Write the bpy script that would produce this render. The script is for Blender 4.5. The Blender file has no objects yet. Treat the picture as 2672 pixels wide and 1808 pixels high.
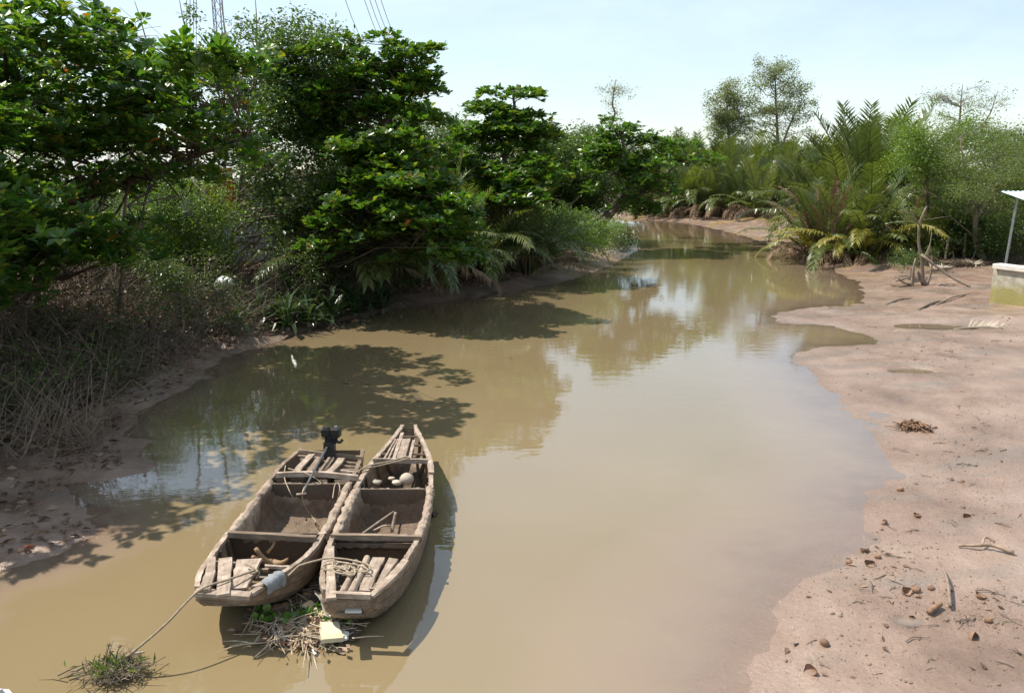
import bpy, math, random
import numpy as np

random.seed(7)
rng = np.random.default_rng(11)
scene = bpy.context.scene
C = scene.collection
R = math.radians

# ------------------------------------------------------------------ camera
CAM_H, FOC, PITCH, CX, CY = 4.5, 2074.0, R(12.6), 1336.0, 904.0
cam_data = bpy.data.cameras.new('camera')
cam_data.sensor_width = 36.0
cam_data.lens = 36.0 * FOC / 2672.0
cam_data.clip_end = 6000.0
cam = bpy.data.objects.new('camera', cam_data)
cam.location = (0, 0, CAM_H)
cam.rotation_euler = (R(90) - PITCH, 0, 0)
C.objects.link(cam)
scene.camera = cam

# ------------------------------------------------------------------ world and sun
SUN_DIR = np.array([-0.60, 0.22, 1.0])
SUN_DIR = SUN_DIR / np.linalg.norm(SUN_DIR)
SUN_EL = math.asin(SUN_DIR[2])
SUN_AZ = math.atan2(SUN_DIR[0], SUN_DIR[1])          # clockwise from +Y
world = bpy.data.worlds.new('World')
scene.world = world
world.use_nodes = True
wn, wl = world.node_tree.nodes, world.node_tree.links
wn.clear()
sky = wn.new('ShaderNodeTexSky')
sky.sky_type = 'NISHITA'
sky.sun_disc = False
sky.sun_elevation = SUN_EL
sky.sun_rotation = SUN_AZ
sky.air_density = 1.05
sky.dust_density = 0.4
sky.ozone_density = 1.0
bg = wn.new('ShaderNodeBackground')
bg.inputs['Strength'].default_value = 0.108
wo = wn.new('ShaderNodeOutputWorld')
# thin high cirrus veil, same all over the sky
tc = wn.new('ShaderNodeTexCoord')
mp = wn.new('ShaderNodeMapping')
mp.inputs['Scale'].default_value = (1.0, 1.0, 3.2)
ns = wn.new('ShaderNodeTexNoise')
ns.inputs['Scale'].default_value = 2.2
ns.inputs['Detail'].default_value = 6.0
ns.inputs['Roughness'].default_value = 0.6
cr = wn.new('ShaderNodeValToRGB')
cr.color_ramp.elements[0].position = 0.42
cr.color_ramp.elements[0].color = (0.28, 0.28, 0.28, 1)
cr.color_ramp.elements[1].position = 0.78
cr.color_ramp.elements[1].color = (0.6, 0.6, 0.6, 1)
mx = wn.new('ShaderNodeMixRGB')
mx.inputs['Color2'].default_value = (7.6, 8.6, 8.9, 1)
wl.new(tc.outputs['Generated'], mp.inputs['Vector'])
wl.new(mp.outputs['Vector'], ns.inputs['Vector'])
wl.new(ns.outputs['Fac'], cr.inputs['Fac'])
wl.new(cr.outputs['Color'], mx.inputs['Fac'])
wl.new(sky.outputs['Color'], mx.inputs['Color1'])
wl.new(mx.outputs['Color'], bg.inputs['Color'])
wl.new(bg.outputs['Background'], wo.inputs['Surface'])

sd = bpy.data.lights.new('sun', 'SUN')
sd.energy = 5.0
sd.angle = R(0.55)
sd.color = (1.0, 0.94, 0.84)
sun = bpy.data.objects.new('sun', sd)
from mathutils import Vector, Matrix
sun.rotation_euler = Vector(-SUN_DIR).to_track_quat('-Z', 'Y').to_euler()
sun.location = (-20, 12, 30)
C.objects.link(sun)

scene.view_settings.view_transform = 'Standard'
scene.view_settings.look = 'None'
scene.view_settings.gamma = 1.0
scene.view_settings.exposure = 0.52
try:
    scene.cycles.max_bounces = 6
    scene.cycles.diffuse_bounces = 3
    scene.cycles.glossy_bounces = 3
    scene.cycles.transmission_bounces = 3
    scene.cycles.transparent_max_bounces = 6
    scene.cycles.sample_clamp_indirect = 6.0
    scene.cycles.caustics_reflective = False
    scene.cycles.caustics_refractive = False
except Exception:
    pass

# ------------------------------------------------------------------ survey helper: photo pixel -> point in the place
S2 = 2672.0 / 2324.0
def ray(px, py):
    dx, dy = (px - CX) / FOC, -(py - CY) / FOC
    c, s = math.cos(PITCH), math.sin(PITCH)
    return np.array([dx, c + dy * s, -s + dy * c])
def onz(px, py, z=0.0):
    r = ray(px, py)
    return np.array([0, 0, CAM_H]) + r * ((z - CAM_H) / r[2])
def V(vx, vy, Y):
    r = ray(vx * S2, vy * S2)
    return np.array([0, 0, CAM_H]) + r * (Y / r[1])
def G(vx, vy, z=0.0):
    return onz(vx * S2, vy * S2, z)

# ------------------------------------------------------------------ noise
def _hash(ix, iy, seed):
    h = (ix.astype(np.int64) * 374761393 + iy.astype(np.int64) * 668265263 + seed * 974634777) & 0xFFFFFFFF
    h = ((h ^ (h >> 13)) * 1274126177) & 0xFFFFFFFF
    return ((h ^ (h >> 16)) & 0xFFFF) / 65535.0
def vnoise(x, y, seed=0):
    x, y = np.asarray(x, float), np.asarray(y, float)
    ix, iy = np.floor(x), np.floor(y)
    fx, fy = x - ix, y - iy
    fx, fy = fx * fx * (3 - 2 * fx), fy * fy * (3 - 2 * fy)
    a, b = _hash(ix, iy, seed), _hash(ix + 1, iy, seed)
    c, d = _hash(ix, iy + 1, seed), _hash(ix + 1, iy + 1, seed)
    return (a * (1 - fx) + b * fx) * (1 - fy) + (c * (1 - fx) + d * fx) * fy
def fbm(x, y, seed=0, octv=4):
    t, amp, tot = 0.0, 1.0, 0.0
    for k in range(octv):
        t = t + amp * (vnoise(np.asarray(x) * 2 ** k, np.asarray(y) * 2 ** k, seed + k * 17) - 0.5)
        tot += amp
        amp *= 0.5
    return t / tot * 2

# ------------------------------------------------------------------ mesh helpers
def link(o, parent=None):
    C.objects.link(o)
    if parent is not None:
        o.parent = parent
    return o
def np_mesh(name, verts, faces, mat=None, smooth=False, rnd=None, fattr=None, vattr=None):
    me = bpy.data.meshes.new(name)
    verts = np.asarray(verts, np.float32)
    fl = [np.asarray(f, np.int32) for f in faces if len(f)]
    sizes = np.concatenate([np.full(len(f), f.shape[1], np.int32) for f in fl])
    loops = np.concatenate([f.ravel() for f in fl])
    starts = np.concatenate([[0], np.cumsum(sizes)[:-1]]).astype(np.int32)
    me.vertices.add(len(verts)); me.vertices.foreach_set('co', verts.ravel())
    me.loops.add(len(loops)); me.loops.foreach_set('vertex_index', loops)
    me.polygons.add(len(sizes)); me.polygons.foreach_set('loop_start', starts)
    me.polygons.foreach_set('loop_total', sizes)
    me.update(calc_edges=True)
    me.validate()
    me.polygons.foreach_set('use_smooth', np.full(len(me.polygons), bool(smooth)))
    if rnd is not None:
        a = me.attributes.new('rnd', 'FLOAT', 'FACE')
        a.data.foreach_set('value', np.asarray(rnd, np.float32))
    for k, v in (vattr or {}).items():
        a = me.attributes.new(k, 'FLOAT', 'POINT')
        a.data.foreach_set('value', np.asarray(v, np.float32))
    if mat is not None:
        me.materials.append(mat)
    return me
class MB:
    """collects pieces of one mesh"""
    def __init__(self):
        self.v, self.f3, self.f4, self.r3, self.r4, self.n = [], [], [], [], [], 0
    def add(self, v, f3=None, f4=None, r=0.5):
        v = np.asarray(v, float).reshape(-1, 3)
        if f3 is not None and len(f3):
            f3 = np.asarray(f3, int); self.f3.append(f3 + self.n)
            self.r3.append(np.broadcast_to(np.asarray(r, float), (len(f3),)) if np.ndim(r) == 0 or len(np.atleast_1d(r)) == len(f3) else np.full(len(f3), .5))
        if f4 is not None and len(f4):
            f4 = np.asarray(f4, int); self.f4.append(f4 + self.n)
            self.r4.append(np.broadcast_to(np.asarray(r, float), (len(f4),)) if np.ndim(r) == 0 or len(np.atleast_1d(r)) == len(f4) else np.full(len(f4), .5))
        self.v.append(v); self.n += len(v)
    def tube(self, pts, rad, sides=6, r=0.5, cap=True):
        pts = np.asarray(pts, float); n = len(pts)
        rad = np.broadcast_to(np.asarray(rad, float), (n,))
        t = np.gradient(pts, axis=0)
        t /= np.linalg.norm(t, axis=1, keepdims=True) + 1e-9
        ref = np.array([0, 0, 1.0]) if abs(t[:, 2]).mean() < 0.8 else np.array([1.0, 0, 0])
        a = np.cross(t, ref); a /= np.linalg.norm(a, axis=1, keepdims=True) + 1e-9
        b = np.cross(t, a)
        ang = np.arange(sides) / sides * 2 * math.pi
        v = pts[:, None] + rad[:, None, None] * (np.cos(ang)[None, :, None] * a[:, None] + np.sin(ang)[None, :, None] * b[:, None])
        i = np.arange(n - 1)[:, None] * sides; j = np.arange(sides)[None]; j2 = (j + 1) % sides
        f = np.stack([i + j, i + j2, i + sides + j2, i + sides + j], -1).reshape(-1, 4)
        v = v.reshape(-1, 3); f3 = None
        if cap:
            v = np.vstack([v, pts[:1], pts[-1:]])
            k = np.arange(sides); k2 = (k + 1) % sides
            f3 = np.vstack([np.stack([np.full(sides, n * sides), k2, k], -1),
                            np.stack([np.full(sides, n * sides + 1), (n - 1) * sides + k, (n - 1) * sides + k2], -1)])
        self.add(v, f3, f, r)
    def box(self, c, s, rot=None, r=0.5):
        x, y, z = np.array(s) / 2.0
        v = np.array([[-x, -y, -z], [x, -y, -z], [x, y, -z], [-x, y, -z], [-x, -y, z], [x, -y, z], [x, y, z], [-x, y, z]])
        if rot is not None:
            v = v @ np.array(rot).T
        self.add(v + np.array(c), None, [[3, 2, 1, 0], [4, 5, 6, 7], [0, 1, 5, 4], [1, 2, 6, 5], [2, 3, 7, 6], [3, 0, 4, 7]], r)
    def mesh(self, name, mat, smooth=False):
        rr = (self.r3 and [np.concatenate(self.r3)] or []) + (self.r4 and [np.concatenate(self.r4)] or [])
        return np_mesh(name, np.vstack(self.v), ([np.vstack(self.f3)] if self.f3 else []) + ([np.vstack(self.f4)] if self.f4 else []),
                       mat, smooth, np.concatenate(rr))
    def build(self, name, mat, parent=None, smooth=False):
        return link(bpy.data.objects.new(name, self.mesh(name, mat, smooth)), parent)
def rotz(a):
    c, s = math.cos(a), math.sin(a)
    return np.array([[c, -s, 0], [s, c, 0], [0, 0, 1.0]])
def rotx(a):
    c, s = math.cos(a), math.sin(a)
    return np.array([[1.0, 0, 0], [0, c, -s], [0, s, c]])
def roty(a):
    c, s = math.cos(a), math.sin(a)
    return np.array([[c, 0, s], [0, 1.0, 0], [-s, 0, c]])
def curve(pts, n=12):
    """Catmull-Rom through points"""
    p = np.asarray(pts, float)
    if len(p) < 3:
        t = np.linspace(0, 1, n)[:, None]
        return p[0] * (1 - t) + p[-1] * t
    q = np.vstack([2 * p[0] - p[1], p, 2 * p[-1] - p[-2]])
    out = []
    m = len(p) - 1
    for u in np.linspace(0, m, n):
        i = min(int(u), m - 1); t = u - i
        a, b, c, d = q[i], q[i + 1], q[i + 2], q[i + 3]
        out.append(0.5 * (2 * b + (c - a) * t + (2 * a - 5 * b + 4 * c - d) * t * t + (3 * b - a - 3 * c + d) * t ** 3))
    return np.array(out)
def empty(name, loc=(0, 0, 0), rz=0.0):
    o = bpy.data.objects.new(name, None)
    o.empty_display_size = 0.2
    o.location = loc
    o.rotation_euler = (0, 0, rz)
    return link(o)
def tag(o, label=None, cat=None, group=None, kind=None):
    if label: o['label'] = label
    if cat: o['category'] = cat
    if group: o['group'] = group
    if kind: o['kind'] = kind
    return o
def lobj(name, me, parent=None, loc=(0, 0, 0), rot=None, scale=1.0):
    o = bpy.data.objects.new(name, me)
    o.location = loc
    if rot is not None: o.rotation_euler = rot
    o.scale = (scale, scale, scale) if np.ndim(scale) == 0 else scale
    return link(o, parent)

# ------------------------------------------------------------------ materials
def new_mat(name):
    m = bpy.data.materials.new(name)
    m.use_nodes = True
    nt = m.node_tree
    nt.nodes.clear()
    out = nt.nodes.new('ShaderNodeOutputMaterial')
    return m, nt.nodes, nt.links, out
def principled(nodes, color=(.5, .5, .5), rough=.6, spec=.4):
    p = nodes.new('ShaderNodeBsdfPrincipled')
    p.inputs['Base Color'].default_value = (*color, 1)
    p.inputs['Roughness'].default_value = rough
    p.inputs['Specular IOR Level'].default_value = spec
    return p
def ramp(nodes, stops, const=False):
    r = nodes.new('ShaderNodeValToRGB')
    e = r.color_ramp.elements
    while len(e) < len(stops): e.new(0.5)
    for k, (p, c) in enumerate(stops):
        e[k].position = p
        e[k].color = (*c, 1) if np.ndim(c) else (c, c, c, 1)
    if const: r.color_ramp.interpolation = 'CONSTANT'
    return r
def noise(nodes, links, scale, detail=4, rough=.55, vec=None, coord='Object', stretch=None):
    n = nodes.new('ShaderNodeTexNoise')
    n.inputs['Scale'].default_value = scale
    n.inputs['Detail'].default_value = detail
    n.inputs['Roughness'].default_value = rough
    t = nodes.new('ShaderNodeTexCoord')
    v = t.outputs[coord] if coord != 'World' else None
    if coord == 'World':
        g = nodes.new('ShaderNodeNewGeometry'); v = g.outputs['Position']
    if stretch is not None:
        m = nodes.new('ShaderNodeMapping')
        m.inputs['Scale'].default_value = stretch
        links.new(v, m.inputs['Vector']); v = m.outputs['Vector']
    links.new(v, n.inputs['Vector'])
    return n
def bump(nodes, links, height, strength=.3, dist=.02):
    b = nodes.new('ShaderNodeBump')
    b.inputs['Strength'].default_value = strength
    b.inputs['Distance'].default_value = dist
    links.new(height, b.inputs['Height'])
    return b
def leaf_mat(name, stops, rough=.42, transl=.35, tint=(1.5, 1.6, .5), spec=.5, objrand=0.0):
    m, n, l, out = new_mat(name)
    at = n.new('ShaderNodeAttribute'); at.attribute_name = 'rnd'
    src = at.outputs['Fac']
    if objrand:
        oi = n.new('ShaderNodeObjectInfo')
        ma = n.new('ShaderNodeMath'); ma.operation = 'MULTIPLY_ADD'
        l.new(oi.outputs['Random'], ma.inputs[0]); ma.inputs[1].default_value = objrand
        mb = n.new('ShaderNodeMath'); mb.operation = 'MULTIPLY'; mb.inputs[1].default_value = 1 - objrand
        l.new(src, mb.inputs[0]); l.new(mb.outputs[0], ma.inputs[2]); src = ma.outputs[0]
    rp = ramp(n, stops)
    l.new(src, rp.inputs['Fac'])
    p = principled(n, rough=rough, spec=spec)
    l.new(rp.outputs['Color'], p.inputs['Base Color'])
    if transl > 0:
        tr = n.new('ShaderNodeBsdfTranslucent')
        mu = n.new('ShaderNodeMixRGB'); mu.blend_type = 'MULTIPLY'; mu.inputs['Fac'].default_value = 1
        mu.inputs['Color2'].default_value = (*tint, 1)
        l.new(rp.outputs['Color'], mu.inputs['Color1'])
        l.new(mu.outputs['Color'], tr.inputs['Color'])
        mi = n.new('ShaderNodeMixShader'); mi.inputs['Fac'].default_value = transl
        l.new(p.outputs[0], mi.inputs[1]); l.new(tr.outputs[0], mi.inputs[2])
        l.new(mi.outputs[0], out.inputs['Surface'])
    else:
        l.new(p.outputs[0], out.inputs['Surface'])
    return m
def rough_mat(name, c0, c1, scale=8, rough=.8, spec=.3, bstr=.4, bdist=.01, stretch=None, coord='Object', detail=5, c2=None, objrand=True):
    """two or three tone mottled material with fine relief"""
    m, n, l, out = new_mat(name)
    a = noise(n, l, scale, detail, .6, coord=coord, stretch=stretch)
    st = [(.3, c0), (.7, c1)] if c2 is None else [(.28, c0), (.5, c1), (.74, c2)]
    rp = ramp(n, st)
    l.new(a.outputs['Fac'], rp.inputs['Fac'])
    p = principled(n, rough=rough, spec=spec)
    col = rp.outputs['Color']
    if objrand:
        oi = n.new('ShaderNodeObjectInfo')
        mr = n.new('ShaderNodeMapRange')
        mr.inputs['To Min'].default_value = .78; mr.inputs['To Max'].default_value = 1.22
        l.new(oi.outputs['Random'], mr.inputs['Value'])
        hv = n.new('ShaderNodeHueSaturation')
        l.new(mr.outputs[0], hv.inputs['Value']); l.new(col, hv.inputs['Color']); col = hv.outputs['Color']
    l.new(col, p.inputs['Base Color'])
    if bstr:
        b2 = noise(n, l, scale * 3.3, 6, .65, coord=coord, stretch=stretch)
        b = bump(n, l, b2.outputs['Fac'], bstr, bdist)
        l.new(b.outputs[0], p.inputs['Normal'])
    l.new(p.outputs[0], out.inputs['Surface'])
    return m
M = {}
M['almond'] = leaf_mat('almond leaf', [(0, (.040, .098, .018)), (.45, (.066, .145, .024)), (.8, (.115, .185, .028)), (.965, (.20, .21, .03)), (.992, (.34, .17, .02)), (1.0, (.42, .06, .015))], .3, .42)
M['almond_far'] = leaf_mat('almond leaf far', [(0, (.036, .092, .018)), (.5, (.065, .145, .024)), (.9, (.13, .20, .03)), (1, (.24, .19, .03))], .32, .4)
M['smallleaf'] = leaf_mat('small leaf', [(0, (.036, .075, .018)), (.5, (.064, .118, .025)), (1, (.13, .17, .038))], .36, .34)
M['lightleaf'] = leaf_mat('light leaf', [(0, (.085, .135, .04)), (.5, (.125, .18, .05)), (1, (.19, .22, .07))], .5, .34)
M['freshleaf'] = leaf_mat('fresh leaf', [(0, (.075, .15, .02)), (.5, (.12, .205, .03)), (1, (.2, .25, .05))], .45, .36)
M['paleleaf'] = leaf_mat('pale grey green leaf', [(0, (.13, .17, .085)), (.5, (.18, .215, .11)), (1, (.25, .25, .14))], .5, .42)
M['frond'] = leaf_mat('palm frond', [(0, (.06, .09, .026)), (.5, (.115, .15, .042)), (1, (.23, .235, .09))], .32, .3, objrand=.4)
M['frond_yellow'] = leaf_mat('yellowing frond', [(0, (.17, .18, .04)), (.5, (.30, .27, .06)), (1, (.45, .34, .10))], .42, .3, objrand=.4)
M['frond_dead'] = leaf_mat('dead frond', [(0, (.11, .07, .042)), (.5, (.21, .14, .088)), (1, (.36, .26, .17))], .7, .12, (1.2, 1.0, .8), .2, objrand=.5)
M['frond_bleached'] = leaf_mat('bleached frond', [(0, (.22, .18, .13)), (.5, (.36, .31, .24)), (1, (.55, .50, .42))], .7, .08, (1, 1, .9), .2, objrand=.3)
M['deadleaf'] = leaf_mat('dead leaf', [(0, (.07, .042, .028)), (.45, (.15, .09, .058)), (.8, (.27, .18, .12)), (.95, (.36, .25, .17)), (1, (.40, .10, .035))], .55, .1, (1.2, 1, .8), .35)
M['strap'] = leaf_mat('strap leaf', [(0, (.03, .06, .024)), (.6, (.05, .088, .034)), (1, (.085, .12, .05))], .3, .2)
M['grassblade'] = leaf_mat('grass blade', [(0, (.06, .13, .025)), (.6, (.13, .19, .045)), (1, (.33, .30, .13))], .5, .3)
M['bark'] = rough_mat('bark', (.065, .05, .038), (.15, .115, .085), 9, .85, .2, .6, .02, (1, 1, .3))
M['bark_pale'] = rough_mat('pale bark', (.15, .12, .09), (.29, .235, .18), 9, .8, .2, .5, .02, (1, 1, .35))
M['twig'] = rough_mat('dry twig', (.11, .085, .062), (.25, .195, .145), 6, .8, .2, 0)
# ------------------------------------------------------------------ the creek: shoreline, ground heights
SHORE_R = [(1.0, -12), (1.5, 2), (1.95, 5.2), (2.1, 6.4), (2.7, 7.4), (3.2, 8.2), (4.0, 8.7), (4.55, 9.3), (4.9, 10.1), (5.8, 11.2), (6.1, 12.6), (6.35, 14.2),
           (6.4, 15.5), (6.7, 17.4), (7.0, 19.2), (8.2, 20.1), (9.6, 20.6), (10.1, 21.3), (9.7, 22.4), (9.0, 23.2), (8.0, 23.4), (8.15, 24.6), (9.3, 25.7), (11.2, 26.4), (12.2, 27.4),
           (13.2, 29.6), (14.0, 32.2), (14.7, 36), (15.0, 40.2), (15.7, 46), (15.8, 53.3), (15.8, 60), (14.8, 67.8), (12.6, 71.2), (8, 75), (0, 82), (-14, 90)]
SHORE_L = [(-14, 80), (-2, 74), (4.5, 66), (7.4, 58), (7.9, 51.6), (7.3, 46), (4.9, 38.3), (3.2, 34.4), (1.6, 31.5), (-1.0, 28.7), (-3.0, 26.6), (-4.6, 25.1), (-5.6, 22.9), (-6.3, 21.0), (-7.0, 19.4),
           (-7.0, 17.6), (-6.7, 16.1), (-6.9, 14.6), (-6.7, 13.3), (-6.1, 12.4), (-5.7, 11.4), (-6.3, 10.8), (-6.0, 10.1), (-5.0, 9.4), (-5.2, 8.7), (-5.9, 8.2), (-6.3, 6), (-6.6, 2), (-7, -12)]
POLY = np.array(SHORE_R + SHORE_L, float)
def river_sd(x, y):
    """signed distance to the water's edge, positive on land"""
    x = np.asarray(x, float); y = np.asarray(y, float)
    d = np.full(x.shape, 1e9); inside = np.zeros(x.shape, bool)
    n = len(POLY)
    for i in range(n):
        ax, ay = POLY[i]; bx, by = POLY[(i + 1) % n]
        ex, ey = bx - ax, by - ay
        t = np.clip(((x - ax) * ex + (y - ay) * ey) / (ex * ex + ey * ey), 0, 1)
        d = np.minimum(d, (x - ax - t * ex) ** 2 + (y - ay - t * ey) ** 2)
        if ay != by:
            c = ((ay > y) != (by > y)) & (x < (bx - ax) * (y - ay) / (by - ay) + ax)
            inside ^= c
    d = np.sqrt(d)
    return np.where(inside, -d, d)
MIDY = [-12, 8, 13, 20, 26, 32, 40, 52, 66, 74, 90]
MIDX = [-2.5, -1.5, -.5, 1.5, 4, 7.5, 10, 12, 11, 6, -8]
PUDDLES = [(12.6, 22.5, 1.5, .55, .055), (4.05, 7.28, .17, .10, .010), (8.9, 17.2, .55, .28, .085), (6.5, 7.3, .9, .07, .10)]
def sstep(a, b, v):
    t = np.clip((v - a) / (b - a), 0, 1)
    return t * t * (3 - 2 * t)
def ground(x, y, detail=True):
    x = np.asarray(x, float); y = np.asarray(y, float)
    wob = fbm(x * .9, y * .9, 3, 3) * .35 + fbm(x * 2.3, y * 2.3, 4, 3) * .22 + fbm(x * 6, y * 6, 5, 3) * .12
    sd = river_sd(x, y) + wob * np.clip((y - 3) / 6, .3, 1)
    left = x < np.interp(y, MIDY, MIDX)
    so = .046 + .085 * sstep(26, 44, y)
    hr = 1.1 * (1 - np.exp(-np.maximum(sd, 0) * so / 1.1))
    sl = .085 + .24 * sstep(12.5, 18.5, y) - .12 * sstep(26, 32, y)
    hl = 1.5 * (1 - np.exp(-np.maximum(sd, 0) * sl / 1.5))
    h = np.where(left, hl, hr)
    deep = np.where(left, .13, .05) * np.maximum(-sd, 0)
    h = h - 1.0 * (1 - np.exp(-deep / 1.0))
    if detail:
        land = np.clip(sd / .6, 0.15, 1)
        near = 1 - sstep(60, 120, y)
        n = fbm(x * .7, y * .7, 21, 3) * .05 + fbm(x * 3.1, y * 3.1, 22, 3) * .020 + fbm(x * 9, y * 9, 23, 3) * .016
        lump = np.clip(fbm(x * .35 + 7, y * .35, 31, 2) + .05, 0, 1) * np.abs(fbm(x * 7, y * 7, 33, 3)) * .20
        h = h + (n + lump * np.clip(sd / 1.5, 0, 1)) * land * near
        bank = np.clip(fbm(x * 2.2, y * 2.2, 41, 4), -1, 1) * .13 * np.clip(sd / 1.0, 0, 1)
        h = h + np.where(left, bank, 0) * near
    for (px, py, rx, ry, z) in PUDDLES:
        q = ((x - px) / rx) ** 2 + ((y - py) / ry) ** 2
        w = np.exp(-np.maximum(q - .55, 0) * 1.6)
        h = h * (1 - w) + w * (z - .05 * np.clip(1.3 - q, -.4, 1))
    return h
def gz(x, y):
    return float(ground(np.array([x]), np.array([y]))[0])

def fan_grid():
    ys = np.concatenate([np.arange(-12, 4.6, .6), np.arange(4.6, 34, .1), np.arange(34, 92, .38), 92 * np.geomspace(1, 32, 34)])
    u = np.concatenate([np.linspace(-3.2, -1.02, 28)[:-1], np.linspace(-1.02, 1.02, 330), np.linspace(1.02, 3.2, 28)[1:]])
    U, Y = np.meshgrid(u, ys)
    X = U * (np.maximum(Y, -4) * .74 + 4.2)
    n, m = U.shape
    i = np.arange(n - 1)[:, None] * m; j = np.arange(m - 1)[None]
    f = np.stack([i + j, i + j + 1, i + m + j + 1, i + m + j], -1).reshape(-1, 4)
    return X.ravel(), Y.ravel(), f
gx, gy, gf = fan_grid()
gh = ground(gx, gy)

# mud and bank soil
def mud_material():
    m, n, l, out = new_mat('creek mud')
    a = noise(n, l, .55, 6, .6, coord='World')
    rp = ramp(n, [(.30, (.175, .115, .083)), (.5, (.275, .188, .142)), (.70, (.345, .255, .20))])
    l.new(a.outputs['Fac'], rp.inputs['Fac'])
    # grey silt tongues
    g = noise(n, l, .9, 5, .6, coord='World', stretch=(.45, 1.2, 1))
    gr = ramp(n, [(.52, 0.0), (.68, .8)])
    l.new(g.outputs['Fac'], gr.inputs['Fac'])
    m1 = n.new('ShaderNodeMixRGB'); m1.inputs['Color2'].default_value = (.20, .165, .135, 1)
    l.new(gr.outputs['Color'], m1.inputs['Fac']); l.new(rp.outputs['Color'], m1.inputs['Color1'])
    # ochre algae film on parts of the banks
    o = noise(n, l, .28, 3, .5, coord='World')
    orp = ramp(n, [(.52, 0.0), (.64, .7)])
    l.new(o.outputs['Fac'], orp.inputs['Fac'])
    am = n.new('ShaderNodeAttribute'); am.attribute_name = 'algae'
    mm = n.new('ShaderNodeMath'); mm.operation = 'MULTIPLY'
    l.new(orp.outputs['Color'], mm.inputs[0]); l.new(am.outputs['Fac'], mm.inputs[1])
    m2 = n.new('ShaderNodeMixRGB'); m2.inputs['Color2'].default_value = (.27, .185, .06, 1)
    l.new(mm.outputs[0], m2.inputs['Fac']); l.new(m1.outputs['Color'], m2.inputs['Color1'])
    # humus soil on the wooded banks, plus shade painted onto the left waterline mud
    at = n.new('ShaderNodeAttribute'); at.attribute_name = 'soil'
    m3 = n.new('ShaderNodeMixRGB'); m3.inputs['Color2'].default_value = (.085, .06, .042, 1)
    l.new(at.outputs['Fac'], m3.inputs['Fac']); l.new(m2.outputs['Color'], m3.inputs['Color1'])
    # fine speckle
    s = noise(n, l, 26, 5, .7, coord='World')
    sr = ramp(n, [(.3, .82), (.7, 1.1)])
    l.new(s.outputs['Fac'], sr.inputs['Fac'])
    m4 = n.new('ShaderNodeMixRGB'); m4.blend_type = 'MULTIPLY'; m4.inputs['Fac'].default_value = 1
    l.new(m3.outputs['Color'], m4.inputs['Color1']); l.new(sr.outputs['Color'], m4.inputs['Color2'])
    p = principled(n, rough=.5, spec=.45)
    l.new(m4.outputs['Color'], p.inputs['Base Color'])
    w = noise(n, l, 1.6, 5, .6, coord='World')
    wr = ramp(n, [(.40, .13), (.62, .5)])
    l.new(w.outputs['Fac'], wr.inputs['Fac'])
    wet = n.new('ShaderNodeAttribute'); wet.attribute_name = 'wet'
    mr = n.new('ShaderNodeMixRGB'); mr.inputs['Color2'].default_value = (.17, .17, .17, 1)
    l.new(wet.outputs['Fac'], mr.inputs['Fac']); l.new(wr.outputs['Color'], mr.inputs['Color1'])
    l.new(mr.outputs['Color'], p.inputs['Roughness'])
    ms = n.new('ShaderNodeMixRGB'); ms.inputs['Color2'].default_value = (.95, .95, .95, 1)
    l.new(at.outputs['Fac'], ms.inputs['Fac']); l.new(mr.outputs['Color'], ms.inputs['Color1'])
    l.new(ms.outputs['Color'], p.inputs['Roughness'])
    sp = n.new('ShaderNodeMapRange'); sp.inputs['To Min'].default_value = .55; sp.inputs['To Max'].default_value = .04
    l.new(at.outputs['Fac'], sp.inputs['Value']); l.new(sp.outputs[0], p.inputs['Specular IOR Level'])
    b1 = noise(n, l, 14, 7, .68, coord='World')
    b2 = noise(n, l, 60, 4, .6, coord='World')
    ad = n.new('ShaderNodeMath'); ad.operation = 'MULTIPLY_ADD'; ad.inputs[1].default_value = .3
    l.new(b2.outputs['Fac'], ad.inputs[0]); l.new(b1.outputs['Fac'], ad.inputs[2])
    b = bump(n, l, ad.outputs[0], .6, .035)
    l.new(b.outputs[0], p.inputs['Normal'])
    l.new(p.outputs[0], out.inputs['Surface'])
    return m
M['mud'] = mud_material()
gsd = river_sd(gx, gy)
gleft = gx < np.interp(gy, MIDY, MIDX)
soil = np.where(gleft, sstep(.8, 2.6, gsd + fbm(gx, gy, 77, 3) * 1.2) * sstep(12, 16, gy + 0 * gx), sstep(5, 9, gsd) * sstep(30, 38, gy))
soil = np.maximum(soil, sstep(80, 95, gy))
soil = np.maximum(soil, np.where(gleft, .6 * sstep(19, 22, gy) * (1 - sstep(31, 35, gy)), 0))  # bare mud here, tinted darker as painted shade under the overhanging trees
wet = np.maximum(np.exp(-np.maximum(gh, 0) / .06) * .9, np.where(gleft, .75 * (1 - sstep(.5, 3, gsd)) , .45 * sstep(-.1, .5, fbm(gx * .5, gy * .5, 91, 3))))
algae = np.where(gleft, .7 * sstep(16, 22, gy), sstep(26, 40, gy))
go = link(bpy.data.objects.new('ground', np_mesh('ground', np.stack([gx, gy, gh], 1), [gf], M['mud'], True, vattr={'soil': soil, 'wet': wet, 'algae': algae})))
tag(go, kind='structure')

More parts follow.
